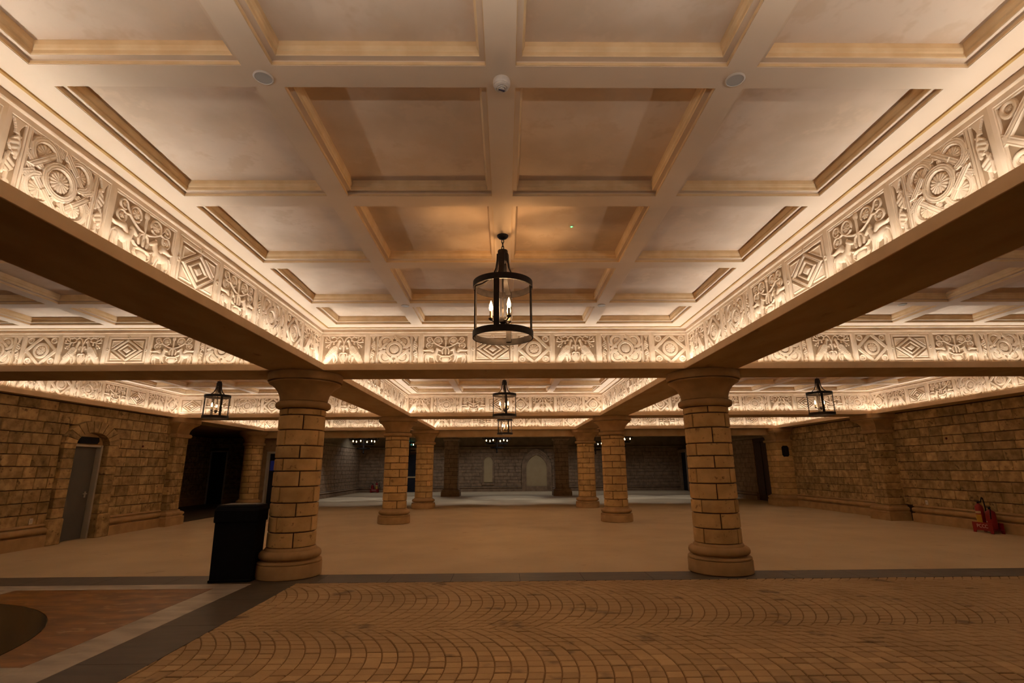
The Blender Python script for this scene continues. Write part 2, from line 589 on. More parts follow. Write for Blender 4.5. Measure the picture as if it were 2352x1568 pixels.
FXC = BX[0] + SET          # frieze face of the middle bays
FXS = BX[1] - SET          # frieze face of the side bays
FY = {k: (ROWS[k][1] - SET, ROWS[k + 1][0] + SET) for k in (0, 1, 2)}
FL, FR = LF - SET, RF + SET
RY = {0: (2.572, 4.031, 5.485, 6.95), 1: (10.52, 11.8, 13.1, 14.38), 2: (18.45, 19.95)}
for k in (0, 1, 2):
    nm = ('nearest', 'second', 'third')[k]
    ceiling_bay('coffered plaster ceiling of the ' + nm + ' middle bay', -FXC, FXC, *FY[k], (-1.425, -.02, 1.387), RY[k])
    ceiling_bay('coffered plaster ceiling of the ' + nm + ' left bay', FL, -FXS, *FY[k], (-9.0, -7.66, -6.32, -4.98), RY[k])
    ceiling_bay('coffered plaster ceiling of the ' + nm + ' right bay', FXS, FR, *FY[k], (5.09, 6.42, 7.755, 9.09, 10.42), RY[k])
# ------------------------------------------------------------------ frieze reliefs (height fields, one mesh per motif)
HP = .56
PW = dict(A=.77, B=.87, C=.80, D=.74, E=.60)
STEP = .004
RELIEF_DEPTH = .50


def relief(kind):
    """returns {motif name: (verts, faces)} for one panel design; x along, y outward, z up"""
    w = PW[kind]
    nx, nz = int(round(w / STEP)) + 1, int(round(HP / STEP)) + 1
    X, Z = np.meshgrid(np.linspace(-w / 2, w / 2, nx), np.linspace(0, HP, nz))
    layers = []                                                     # (name, height)

    def seg(ax, az, bx, bz, X=X):
        dx, dz = bx - ax, bz - az
        t = np.clip(((X - ax) * dx + (Z - az) * dz) / (dx * dx + dz * dz + 1e-9), 0, 1)
        return np.hypot(X - ax - t * dx, Z - az - t * dz), t

    def poly(pts, X=X):
        d = np.full(X.shape, 9.0)
        for p, q in zip(pts[:-1], pts[1:]):
            d = np.minimum(d, seg(*p, *q, X=X)[0])
        return d

    def ring(cx, cz, r, X=X):
        return np.abs(np.hypot(X - cx, Z - cz) - r)

    def band(d, wd, h=.03):
        b = h * np.clip((wd / 2 - d) / .005, 0, 1)
        return np.where(np.abs(d - wd * .22) < .0035, b * .86, b)

    def cord(d, r, h=.022):
        return h * np.sqrt(np.clip(1 - (d / r) ** 2, 0, 1))

    def limb(ax, az, bx, bz, ra, rb, h=.035, X=X):
        d, t = seg(ax, az, bx, bz, X)
        rr = ra + (rb - ra) * t
        return h * (rr / max(ra, rb)) ** .35 * np.sqrt(np.clip(1 - (d / rr) ** 2, 0, 1))

    def ell(cx, cz, a, b, ang=0, h=.035, X=X):
        c, s = math.cos(ang), math.sin(ang)
        u, v = c * (X - cx) + s * (Z - cz), -s * (X - cx) + c * (Z - cz)
        return h * np.sqrt(np.clip(1 - (u / a) ** 2 - (v / b) ** 2, 0, 1))

    def rosette(cx, cz, r, n=14, h=.022, X=X):
        d, a = np.hypot(X - cx, Z - cz), np.arctan2(Z - cz, X - cx)
        lob = np.abs(np.cos(n * a / 2))
        e = r * (.9 + .1 * lob)
        q = np.clip((e - d) / .004, 0, 1) * (h * (.45 + .55 * lob ** .6) * (1.05 - .35 * (d / r)))
        return np.maximum(q, h * 1.15 * np.sqrt(np.clip(1 - (d / (r * .18)) ** 2, 0, 1)))

    def both(f):
        return np.maximum(f(X), f(-X))

    def arc(cx, cz, r, a0, a1, n=14):
        return [(cx + r * math.cos(a0 + (a1 - a0) * i / n), cz + r * math.sin(a0 + (a1 - a0) * i / n)) for i in range(n + 1)]

    # surrounding frame: raised pilaster margins with a stepped inner edge
    mx, mt, mb = .030, .040, .030
    inner = np.minimum(np.minimum(w / 2 - np.abs(X) - mx, HP - Z - mt), Z - mb)
    frame = .034 * np.clip(-inner / .004 + .5, 0, 1)
    frame = np.maximum(frame, .024 * np.clip((.016 - inner) / .004, 0, 1))
    cz = .285
    ground = np.zeros(X.shape)
    if kind == 'E':
        q = (np.abs(X) / 1.04 + np.abs(Z - cz)) / math.sqrt(2)
        layers.append(('lozenge_band', np.where(inner > .008, band(np.abs(q - .168), .052), 0)))
        lines = np.zeros(X.shape)
        for s in (-1, 1):
            for sz in (-1, 1):
                lines = np.maximum(lines, band(seg(s * .0, cz + sz * .238, -s * .05, cz + sz * .29)[0], .05))
                lines = np.maximum(lines, band(seg(s * .238, cz, s * .29, cz - sz * .04)[0], .05))
        layers[0] = ('lozenge_band', np.maximum(layers[0][1], np.where(inner > .004, lines, 0)))
        layers.append(('medallion_ring', band(ring(0, cz, .108), .044, .032)))
        layers.append(('rosette', rosette(0, cz, .078, 10, .026)))
        for s in (-1, 1):
            for zz in (cz + .172, cz - .172):
                layers.append(('roundel', np.maximum(band(ring(s * .192, zz, .043), .03, .026), rosette(s * .192, zz, .024, 8, .018))))
    elif kind == 'D':
        ow, oh = w / 2 - .085, .185
        box = np.maximum(np.abs(X) - ow, np.abs(Z - cz) - oh)
        layers.append(('border_band', np.where((box > .004), .03 * np.clip((box - .004) / .004, 0, 1), 0) * (inner > .0) * (np.abs(box - .045) > .006)))
        L = np.abs(X) / 1.42 + np.abs(Z - cz)
        lz = np.zeros(X.shape)
        for lv, wd in ((.166, .036), (.098, .028)):
            lz = np.maximum(lz, .032 * np.clip((wd / 2 - np.abs(L - lv)) / .005, 0, 1))
        lz = np.where(np.abs(L - .166) < .004, lz * .8, lz)
        lz = np.maximum(lz, .03 * np.clip((.048 - L) / .012, 0, 1))
        layers.append(('nested_lozenge', np.where(box < .002, lz, 0)))
        tri = np.minimum(-(np.abs(X) - ow + .022), -(np.abs(Z - cz) - oh + .022))
        tr = np.minimum(tri, (L - .212) * .8)
        layers.append(('corner_triangle', .028 * np.clip(tr / .004, 0, 1) * (1 - .5 * np.clip((tr - .012) / .004, 0, 1))))
        for (px, pz) in ((0, cz + oh + .037), (0, cz - oh - .037), (-ow - .037, cz), (ow + .037, cz)):
            d = np.hypot(X - px, Z - pz)
            layers.append(('boss', .04 * np.clip((.03 - d) / .005, 0, 1) * (1 - .7 * np.clip((.012 - d) / .004, 0, 1))))
    elif kind == 'B':
        sx = .272
        strips = np.minimum(np.abs(np.abs(X) - sx) - .024, 0)
        layers.append(('upright_band', .03 * np.clip(-strips / .004, 0, 1) * (inner > -.01) * (np.abs(np.abs(np.abs(X) - sx) - .012) > .003)))
        kn = np.zeros(X.shape)
        q = (np.abs(X) + np.abs(Z - cz)) / math.sqrt(2)
        over = np.where((np.abs(X) - np.abs(Z - cz)) * np.sign(X) * np.sign(Z - cz) > 0, .039, .026)     # over one crossing, under the next
        kn = np.maximum(kn, band(np.abs(q - .160), .048, 1.0) * over * (np.abs(X) < sx - .02) * (inner > .0))
        for s in (-1, 1):
            for sz in (-1, 1):
                a0 = math.atan2(sz, s)
                kn = np.maximum(kn, band(poly(arc(s * .135, cz + sz * .125, .098, a0 - 2.15, a0 + 2.15)), .046, .032) * (np.abs(X) < sx - .015) * (inner > .0))
                kn = np.maximum(kn, band(seg(s * .20, cz + sz * .03, s * .262, cz + sz * .075)[0], .044))
                kn = np.maximum(kn, band(seg(s * .02, cz + sz * .19, s * .07, cz + sz * .235)[0], .044) * (inner > 0))
        layers.append(('interlace', kn))
        layers.append(('medallion_ring', band(ring(0, cz, .112), .048, .036)))
        layers.append(('rosette', rosette(0, cz, .076, 16, .028)))
        for s in (-1, 1):
            for sz in (-1, 1):
                r_ = rosette(s * .135, cz + sz * .125, .064, 14, .02)
                layers.append(('corner_rosette', np.where(kn > .004, 0, r_)))

        def leaf(Xs):
            x = Xs - (sx + .073)
            h = np.zeros(X.shape)
            for (z0, z1, sgn) in ((.28, .42, 1), (.15, .27, -1)):
                t = np.clip((Z - z0) / (z1 - z0), 0, 1)
                wid = .044 * np.sin(math.pi * np.clip(t * .9 + .08, 0, 1))
                ins = (Z > z0) & (Z < z1)
                u = x * sgn + .012
                ribs = .55 + .45 * np.abs(np.sin(((Z - z0) * 1.0 + u * .55) / .0115))
                h = np.maximum(h, np.where(ins & (u > -.022) & (u < wid * 1.15 - .006), .026 * ribs, 0))
                h = np.maximum(h, cord(poly([(sx + .073 - sgn * .03, z0 - .01), (sx + .073 - sgn * .036, (z0 + z1) / 2), (sx + .073 - sgn * .012, z1 + .012)], Xs), .009, .028))
            d = np.hypot(x / .9, Z - .075)
            an = np.arctan2(Z - .05, x)
            h = np.maximum(h, .026 * np.clip((.036 - d) / .004, 0, 1) * (.5 + .5 * np.abs(np.cos(an * 3.5))))
            h = np.maximum(h, cord(poly([(sx + .073, .10), (sx + .073, .15)], Xs), .011))
            fl = (.012 + .030 * np.clip((Z - .44) / .07, 0, 1) ** 1.6)
            h = np.maximum(h, np.where((Z > .42) & (np.abs(x) < fl), .027, 0))
            return h
        for s in (-1, 1):
            layers.append(('leaf_scroll', leaf(X * s) * (inner > .004)))
    elif kind == 'C':
        def vine(Xs):
            h = np.zeros(X.shape)
            for cx_, cz_, r_, a0, a1 in ((.125, .428, .062, -2.4, 3.4), (.262, .448, .040, -2.2, 3.2), (.268, .348, .046, -3.6, 2.2)):
                h = np.maximum(h, cord(poly(arc(cx_, cz_, r_, a0, a1, 20), Xs), .009, .026))
            h = np.maximum(h, cord(poly([(0, .315), (.06, .325), (.12, .35), (.18, .39), (.215, .44), (.235, .48)], Xs), .009, .026))
            h = np.maximum(h, cord(poly([(.19, .395), (.23, .385)], Xs), .009, .026))
            h = np.maximum(h, cord(poly([(.012, .31), (.045, .29), (.058, .25), (.048, .205)], Xs), .009, .024))
            return h
        layers.append(('vine', both(vine)))
        st = np.maximum(cord(seg(0, .2, 0, .46)[0], .012, .028), ell(0, .475, .028, .034, 0, .034))
        layers.append(('stem_and_bud', st))
        for s in (-1, 1):
            for cx_, cz_, r_ in ((.125, .428, .045), (.262, .448, .026), (.268, .348, .031)):
                layers.append(('vine_leaf', rosette(s * cx_, cz_, r_, 7, .024)))
        for s in (-1, 1):
            Xs = X * s
            h = ell(.262, .193, .072, .046, .12, .046, Xs)
            h = np.maximum(h, limb(.215, .185, .165, .205, .047, .038, .045, Xs))
            h = np.maximum(h, limb(.165, .20, .135, .285, .036, .023, .042, Xs))
            h = np.maximum(h, limb(.138, .292, .085, .262, .024, .013, .040, Xs))
            h = np.maximum(h, limb(.15, .305, .142, .325, .008, .004, .030, Xs))
            h = np.maximum(h, limb(.165, .18, .148, .105, .023, .012, .040, Xs))
            h = np.maximum(h, limb(.148, .105, .125, .075, .012, .010, .036, Xs))
            h = np.maximum(h, limb(.195, .165, .178, .10, .02, .011, .034, Xs))
            h = np.maximum(h, limb(.178, .10, .172, .05, .011, .012, .032, Xs))
            h = np.maximum(h, limb(.305, .18, .322, .115, .032, .013, .042, Xs))
            h = np.maximum(h, limb(.322, .115, .305, .05, .013, .012, .038, Xs))
            h = np.maximum(h, limb(.285, .165, .278, .105, .026, .012, .034, Xs))
            h = np.maximum(h, limb(.278, .105, .268, .05, .012, .012, .032, Xs))
            h = np.maximum(h, limb(.322, .215, .352, .185, .013, .009, .032, Xs))
            h = np.maximum(h, limb(.352, .185, .362, .11, .011, .006, .032, Xs))
            wing = limb(.205, .245, .232, .275, .026, .036, .044, Xs)
            wing = np.maximum(wing, limb(.232, .275, .335, .262, .034, .014, .044, Xs))
            wing = np.maximum(wing, limb(.335, .262, .375, .278, .014, .004, .04, Xs))
            layers.append(('winged_horse', np.maximum(h, wing)))
        v = ell(0, .105, .064, .062, 0, .048) * (Z < .14)
        v = np.maximum(v, band(seg(-.062, .165, .062, .165)[0], .028, .04))
        v = np.maximum(v, ell(0, .14, .045, .03, 0, .035))
        v = np.maximum(v, band(seg(-.04, .045, .04, .045)[0], .026, .036))
        for s in (-1, 1):
            v = np.maximum(v, cord(poly([(s * .055, .165), (s * .085, .15), (s * .088, .115), (s * .06, .088)]), .009, .032))
            v = np.maximum(v, cord(poly([(s * .06, .17), (s * .1, .185), (s * .115, .2)]), .010, .032))
        layers.append(('vase', v))
    elif kind == 'A':
        def tree(Xs):
            pts = [(0, .3), (.004, .40), (.03, .47), (.075, .50), (.115, .475), (.125, .44)]
            h = cord(poly(pts, Xs), .010, .026)
            for br in ([(.115, .475), (.16, .50), (.20, .485)], [(.125, .44), (.155, .415), (.205, .42), (.255, .45)], [(.205, .42), (.25, .40), (.29, .41)],
                       [(.205, .42), (.225, .375), (.265, .355)], [(.225, .375), (.225, .345), (.245, .325)], [(.255, .45), (.285, .475)], [(.225, .435), (.235, .475)], [(.165, .415), (.165, .385)]):
                h = np.maximum(h, cord(poly(br, Xs), .008, .024))
            for px, pz in ((.20, .49), (.285, .485), (.30, .415), (.27, .352), (.245, .318), (.235, .487), (.165, .378), (.125, .435), (.30, .45), (.285, .33), (.17, .51), (.255, .51)):
                h = np.maximum(h, ell(px, pz, .015, .015, 0, .028, Xs))
            h = np.maximum(h, cord(poly([(0, .29), (.02, .345), (.05, .345), (.062, .32)], Xs), .008, .024))
            for px, pz in ((.048, .322), (.066, .312), (.052, .302)):
                h = np.maximum(h, ell(px, pz, .014, .014, 0, .028, Xs))
            return h
        layers.append(('tree_scroll', both(tree)))
        for s in (-1, 1):
            Xs = X * s
            h = limb(.17, .265, .29, .06, .062, .046, .046, Xs)
            h = np.maximum(h, ell(.16, .25, .062, .085, -.45, .048, Xs))
            h = np.maximum(h, limb(.125, .30, .078, .415, .038, .016, .044, Xs))
            h = np.maximum(h, limb(.078, .42, .072, .432, .021, .019, .042, Xs))
            h = np.maximum(h, limb(.066, .43, .045, .412, .009, .004, .034, Xs))
            h = np.maximum(h, limb(.11, .19, .095, .10, .03, .010, .040, Xs))
            h = np.maximum(h, limb(.095, .10, .125, .055, .010, .008, .034, Xs))
            h = np.maximum(h, limb(.15, .16, .14, .055, .025, .009, .036, Xs))
            d, t = seg(.14, .29, .275, .16, Xs)
            wing = np.where(d < .05 * (1 - .65 * t), .050 - .006 * np.abs(np.sin(t * 22 + d * 60)), 0)
            layers.append(('peacock', np.maximum(h, wing)))
        v = np.zeros(X.shape)
        for s in (-1, 1):
            v = np.maximum(v, band(poly([(0, .215), (s * .028, .228), (s * .055, .215), (s * .06, .185), (s * .035, .13), (s * .012, .07)]), .024, .034))
            v = np.maximum(v, cord(poly([(s * .075, .17), (s * .055, .135), (s * .03, .085)]), .008, .028))
        v = np.maximum(v, .022 * np.clip((.045 - np.abs(X) - .25 * np.abs(Z - .15)) / .01, 0, 1) * (Z < .2))
        v = np.maximum(v, band(seg(0, .03, 0, .075)[0], .05, .034))
        v = np.maximum(v, cord(seg(0, .21, 0, .31)[0], .013, .026))
        layers.append(('heart_vase', v))
    stack = [ground, frame] + [np.where(frame > .033, 0, l[1]) if l[0] not in ('winged_horse', 'boss') else l[1] for l in layers]
    names = ['ground', 'frame'] + [l[0] for l in layers]
    H = np.stack(stack)
    lab = H.argmax(0)
    lab = np.where(H.max(0) < .0015, 0, lab)
    Y = H.max(0) * RELIEF_DEPTH
    V = np.stack([X, Y, Z], -1).reshape(-1, 3)
    # a cell belongs to the motif of its highest corner
    cl = np.stack([lab[:-1, :-1], lab[:-1, 1:], lab[1:, 1:], lab[1:, :-1]])
    ch = np.stack([Y[:-1, :-1], Y[:-1, 1:], Y[1:, 1:], Y[1:, :-1]])
    cell = np.take_along_axis(cl, ch.argmax(0)[None], 0)[0]
    i0 = (np.arange(nz - 1)[:, None] * nx + np.arange(nx - 1)[None, :])
    quads = np.stack([i0, i0 + nx, i0 + nx + 1, i0 + 1], -1)
    out = []
    for k in range(len(names)):
        q = quads[cell == k]
        if len(q):
            used, inv = np.unique(q.reshape(-1), return_inverse=True)
            out.append((names[k], V[used], inv.reshape(-1, 4)))
    return out


def np_mesh(name, v, q, m):
    me = bpy.data.meshes.new(name)
    me.from_pydata(v.tolist(), [], q.tolist())
    me.polygons.foreach_set('use_smooth', [True] * len(q))
    me.set_sharp_from_angle(angle=rad(38))
    me.materials.append(m)
    return me


DESIGN = {}
for k in 'ABCDE':
    parts = relief(k)
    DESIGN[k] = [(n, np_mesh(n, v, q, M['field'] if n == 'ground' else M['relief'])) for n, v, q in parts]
KIND_WORDS = dict(A='two peacocks', B='interlaced bands', C='two winged horses', D='nested lozenges', E='a rosette in a lozenge')
JOINED = {}
for k in 'ABCDE':                                       # the same design joined into one mesh, for panels too far away to pick apart
    me = bpy.data.meshes.new('relief_panel')
    V, F, mi, n0 = [], [], [], 0
    for n, src in DESIGN[k]:
        V += [tuple(v.co) for v in src.vertices]
        F += [tuple(i + n0 for i in p.vertices) for p in src.polygons]
        mi += [0 if n == 'ground' else 1] * len(src.polygons)
        n0 = len(V)
    me.from_pydata(V, [], F)
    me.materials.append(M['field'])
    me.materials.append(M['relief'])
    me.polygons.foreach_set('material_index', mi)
    me.polygons.foreach_set('use_smooth', [True] * len(F))
    me.set_sharp_from_angle(angle=rad(38))
    JOINED[k] = me

trim_n = [0]


def frieze(p, rz, length, seq, label, near=True):
    """p: wall foot at the viewer's left end (x, y); rz turns local x along the wall (to the viewer's left) and local y to the viewer"""
    trim_n[0] += 1
    t = empty('trim_%d' % trim_n[0], (p[0], p[1], ZF - .012), rz)
    tag(t, label, kind='structure')
    s = length / sum(PW[k] for k in seq)
    # cornice bead along the top, light strip on the ledge below
    obj('cornice', MB().bbox(-length, 0, -.01, .042, HP, HP + .020, .006).box(-length, 0, -.01, .028, HP + .02, ZC - ZF + .012), M['relief'], t)
    y1 = SET - .020
    lx0, lx1 = -length + .06, -.06
    me = bpy.data.meshes.new('led_strip')          # aluminium channel, only its tilted upper face glows
    me.from_pydata([(lx0, y1 - .030, .014), (lx1, y1 - .030, .014), (lx1, y1, -.001), (lx0, y1, -.001),
                    (lx0, y1 - .030, -.02), (lx1, y1 - .030, -.02), (lx1, y1, -.02), (lx0, y1, -.02)], [],
                   [(0, 1, 2, 3), (7, 6, 5, 4), (4, 5, 1, 0), (5, 6, 2, 1), (6, 7, 3, 2), (7, 4, 0, 3)])
    me.materials.append(M['led'])
    me.materials.append(M['framegrey'])
    me.polygons.foreach_set('material_index', [0, 1, 1, 1, 1, 1])
    link('led_strip', me, None, t)
    x = 0.0
    for k in seq:
        w = PW[k] * s
        if near:
            b = link('relief_panel', DESIGN[k][0][1], None, t, (x - w / 2, 0, 0), 0, (s, 1, 1))
            for n, me in DESIGN[k][1:]:
                link(n, me, None, b)
        else:
            link('relief_panel', JOINED[k], None, t, (x - w / 2, 0, 0), 0, (s, 1, 1))
        x -= w
    return t


SIDE = 'AEBCDCBEA'
for k in (0, 1, 2):
    nm = ('nearest', 'second', 'third')[k]
    y0, y1 = FY[k]
    L = y1 - y0
    side = SIDE if k < 2 else 'ABDCBEA'
    ys = 1.35 if k == 0 else y0                # the first carved panel starts just clear of the corner
    frieze((-FXC, ys), -math.pi / 2, y1 - ys, side, 'carved frieze on the left side of the %s middle bay' % nm, k < 2)
    frieze((FXC, y1), math.pi / 2, y1 - ys, side[::-1], 'carved frieze on the right side of the %s middle bay' % nm, k < 2)
    frieze((-FXC, y1), math.pi, 2 * FXC, 'ABCDEABE', 'carved frieze across the far end of the %s middle bay' % nm, k < 2)
    frieze((FL, y1), math.pi, -FXS - FL, ('ECBEADCBE', 'DCBEABCE', 'ECBADBCAD')[k], 'carved frieze across the far end of the %s left bay' % nm, k < 1)
    frieze((FXS, y1), math.pi, FR - FXS, ('EBAEDCBEACE', 'BEAECBADCB', 'BAEDCBEABDC')[k], 'carved frieze across the far end of the %s right bay' % nm, k < 1)
    frieze((FL, y0), -math.pi / 2, L, ('CBEABCDAE', 'DCAEBCDAE', 'CABEBAE')[k], 'carved frieze along the left wall, %s bay' % nm, k == 1)
    frieze((FR, y1), math.pi / 2, L, ('EADCBEADC', 'EADCBEDCA', 'BABDCBE')[k], 'carved frieze along the right wall, %s bay' % nm, k == 1)
    # inner faces of the side bays and the near ends, turned away from the camera
    frieze((-FXS, y1), math.pi / 2, L, side, 'carved frieze on the aisle side of the %s left bay' % nm, False)
    frieze((FXS, y0), -math.pi / 2, L, side, 'carved frieze on the aisle side of the %s right bay' % nm, False)
    frieze((FXC, y0), 0, 2 * FXC, 'ABCDEABE', 'carved frieze across the near end of the %s middle bay' % nm, False)
    frieze((-FXS, y0), 0, -FXS - FL, 'ECBEADCBE', 'carved frieze across the near end of the %s left bay' % nm, False)
    frieze((FR, y0), 0, FR - FXS, 'EBAEDCBEACE', 'carved frieze across the near end of the %s right bay' % nm, False)
# ------------------------------------------------------------------ stone columns
SHAFT_Z0, SHAFT_Z1 = .43, 2.56
CR = .362
COURSES = [.225, .23, .205, .245, .235, .195, .20, .25, .235]            # nine courses, then a thin one under the neck ring
_seg = {}


def arc_block(h, da, r=CR, n=7):
    key = (round(h, 3), round(da, 3), round(r, 3))
    if key in _seg:
        return _seg[key]
    g, b = .0085 / r, .011
    prof = [(r - .05, .0075), (r - b, .0075), (r, .0075 + b), (r, h - .0075 - b), (r - b, h - .0075), (r - .05, h - .0075)]
    mb = MB()
    vs, fs = [], []
    m = n + 3
    for rr, z in prof:
        for i in range(m):
            if i == 0:
                t, q = -da / 2 + g, -b
            elif i == m - 1:
                t, q = da / 2 - g, -b
            else:
                t, q = -da / 2 + g + b / r + (da - 2 * g - 2 * b / r) * (i - 1) / n, 0
            rq = rr + (q if rr > r - b / 2 else 0)
            vs.append((rq * math.cos(t), rq * math.sin(t), z))
    k = len(prof)
    for j in range(k - 1):
        for i in range(m - 1):
            fs.append((j * m + i, j * m + i + 1, (j + 1) * m + i + 1, (j + 1) * m + i))
    fs.append(tuple(j * m for j in range(k)))
    fs.append(tuple(j * m + m - 1 for j in range(k))[::-1])
    me = mb.add(vs, fs).mesh('stone_block', 40)
    me.materials.append(M['colblock'])
    _seg[key] = me
    return me


P_PLINTH = [(.470, 0), (.485, .012), (.485, .185), (.476, .198), (.44, .2)]
P_BASE = [(.40, .2), (.468, .2), (.479, .212), (.477, .230), (.455, .240), (.405, .244), (.398, .258), (.405, .268), (.440, .274), (.458, .295), (.463, .325), (.452, .358), (.42, .382), (.382, .388), (.378, .412), (.362, .43), (.30, .43)]
P_NECK = [(.34, 2.565), (.395, 2.565), (.425, 2.582), (.436, 2.615), (.432, 2.65), (.41, 2.672), (.38, 2.682), (.34, 2.684)]
P_ECH = [(.34, 2.679), (.374, 2.69), (.380, 2.73), (.395, 2.79), (.425, 2.85), (.470, 2.91), (.525, 2.955), (.560, 2.972), (.572, 2.982), (.572, 2.994), (.40, 2.998)]
P_ABA = [(.46, 2.99), (.535, 2.992), (.535, 3.012), (.590, 3.014), (.598, 3.024), (.598, 3.135), (.590, 3.146), (.5, 3.146)]
_cm = {}


def col_mesh(name, prof, n=48):
    if name not in _cm:
        me = MB().lathe(prof, n, cap=False).mesh(name, 45)
        me.materials.append(M['capital'])
        _cm[name] = me
    return _cm[name]


def column(x, y, label, rot=0.0, group='round stone columns of the hall'):
    c = empty('stone_column', (x, y, 0))
    tag(c, label, 'column', group)
    link('plinth', col_mesh('plinth', P_PLINTH), None, c)
    link('base_moulding', col_mesh('base_moulding', P_BASE), None, c)
    link('neck_ring', col_mesh('neck_ring', P_NECK), None, c)
    link('capital', col_mesh('capital', P_ECH), None, c)
    link('abacus', col_mesh('abacus', P_ABA), None, c)
    if 'core' not in _cm:
        _cm['core'] = MB().lathe([(CR - .03, .42), (CR - .03, 2.6)], 32).mesh('shaft_core', 40)
        _cm['core'].materials.append(M['joint'])
    link('shaft_core', _cm['core'], None, c)
    z = SHAFT_Z0
    for i, h in enumerate(COURSES + [SHAFT_Z1 - SHAFT_Z0 - sum(COURSES)]):
        n = 4
        a0 = rot + (math.pi / 4 if i % 2 else 0) + R.uniform(-.06, .06)
        for k in range(n):
            link('stone_block', arc_block(h, 2 * math.pi / n), None, c, (0, 0, z), a0 + k * 2 * math.pi / n)
        z += h
    return c


for r, word in ((1, 'front'), (2, 'second'), (3, 'third')):
    for s, side in ((-1, 'left'), (1, 'right')):
        lab = 'round sandstone block column in the %s row, %s of the middle aisle' % (word, side)
        column(s * CX, ROWY[r], lab, R.uniform(-.2, .2) - .35)

# ------------------------------------------------------------------ ashlar walls
_blk = []
for v in range(6):
    rr = random.Random(v)
    nx, nz = 5, 4
    xs, zs = [-.5, -.46, -.15 + rr.uniform(-.1, .1), .2 + rr.uniform(-.1, .1), .46, .5], [-.5, -.455, rr.uniform(-.1, .1), .455, .5]
    vs, fs = [], []
    for j, z in enumerate(zs):
        for i, x in enumerate(xs):
            e = i in (0, len(xs) - 1) or j in (0, len(zs) - 1)
            y = .82 if e else 1 + rr.uniform(-.10, .10)
            vs.append((x + (0 if not e else rr.uniform(-.006, .006)), y, z + (0 if not e else rr.uniform(-.012, .012))))
    m = len(xs)
    for j in range(len(zs) - 1):
        for i in range(m - 1):
            fs.append((j * m + i, (j + 1) * m + i, (j + 1) * m + i + 1, j * m + i + 1))
    rim = [i for i in range(m)] + [j * m + m - 1 for j in range(1, len(zs))] + [(len(zs) - 1) * m + i for i in range(m - 2, -1, -1)] + [j * m for j in range(len(zs) - 2, 0, -1)]
    n0 = len(vs)
    for i in rim:
        vs.append((vs[i][0], 0, vs[i][2]))
    for i in range(len(rim)):
        k = (i + 1) % len(rim)
        fs.append((rim[i], rim[k], n0 + k, n0 + i))
    _blk.append((vs, fs))
_blkme = {}


def block_mesh(v, mname):
    if (v, mname) not in _blkme:
        me = MB().add(*_blk[v]).mesh('stone_block', 30)
        me.materials.append(M[mname])
        _blkme[(v, mname)] = me
    return _blkme[(v, mname)]


def ashlar(parent, origin, rz, length, z0, z1, course=.245, blen=(.30, .58), depth=.040, mname='block', keep=None, stuff=False, limit=300, rank=None, seed=1):
    """lays blocks on a wall face; origin: foot at the viewer's left end; s runs to the viewer's right. parent sits at the world origin."""
    rr = random.Random(seed)
    n = max(1, round((z1 - z0) / course))
    hs = [rr.uniform(.85, 1.15) for _ in range(n)]
    k = (z1 - z0) / sum(hs)
    ca, sa = math.cos(rz), math.sin(rz)
    todo, z = [], z0
    for j in range(n):
        h = hs[j] * k
        s = -rr.uniform(0, .3)
        while s < length - .02:
            w = rr.uniform(*blen)
            a, b = max(s, 0), min(s + w, length)
            if length - b < .14:
                b = length
            if b - a > .05:
                segs = [(a, b)] if keep is None else keep(a, b, z, z + h)
                for (p, q) in segs:
                    if q - p > .04:
                        todo.append((p, q, z, z + h, rr.randrange(6)))
            s = b if b == length else s + w
        z += h
    if rank:
        todo.sort(key=rank)
    g = .007
    joined = MB()
    for i, (p, q, za, zb, v) in enumerate(todo):
        c = ((p + q) / 2, (za + zb) / 2)
        loc = (origin[0] - ca * c[0], origin[1] - sa * c[0], c[1])
        sc = (q - p - 2 * g, depth, zb - za - 2 * g)
        if stuff or i >= limit:
            vs, fs = _blk[v]
            d = depth * rr.uniform(.85, 1.15)
            joined.add([(loc[0] + ca * x * sc[0] - sa * y * d, loc[1] + sa * x * sc[0] + ca * y * d, loc[2] + zz * sc[2]) for x, y, zz in vs], fs)
        else:
            link('stone_block', block_mesh(v, mname), None, parent, loc, rz, sc)
    if joined.v:
        tag(obj('block_courses', joined, M[mname], parent), kind='stuff')


BASE_PROF = [(0, .485), (.045, .475), (.082, .458), (.09, .442), (.08, .428), (.045, .422), (.045, .404), (.095, .396), (.130, .37), (.140, .335), (.130, .30), (.098, .274), (.045, .268), (.045, .244), (.125, .24), (.145, .228), (.145, .0), (0, 0)]


def base_run(name, pts, label, material='capital', sc=1.0, zsc=1.0):
    """wall base moulding swept along a polyline; the moulding projects to the left of the walking direction"""
    mb = MB()
    n = len(BASE_PROF)
    vs, fs = [], []
    P = [Vector((p[0], p[1], 0)) for p in pts]
    for i, p in enumerate(P):
        d0 = (p - P[i - 1]).normalized() if i else None
        d1 = (P[i + 1] - p).normalized() if i < len(P) - 1 else None
        n0 = Vector((-d0.y, d0.x, 0)) if d0 else None
        n1 = Vector((-d1.y, d1.x, 0)) if d1 else None
        if n0 and n1:
            m = (n0 + n1).normalized()
            m = m / max(.3, m.dot(n0))
        else:
            m = n0 or n1
        for o, z in BASE_PROF:
            q = p + m * o * sc
            vs.append((q.x, q.y, z * zsc))
    for i in range(len(P) - 1):
        for k in range(n - 1):
            fs.append((i * n + k, i * n + k + 1, (i + 1) * n + k + 1, (i + 1) * n + k))
    fs.append(tuple(range(n)))
    fs.append(tuple((len(P) - 1) * n + k for k in range(n))[::-1])
    o = obj(name, mb.add(vs, fs), M[material], None, 35)
    tag(o, label, kind='structure')
    return o


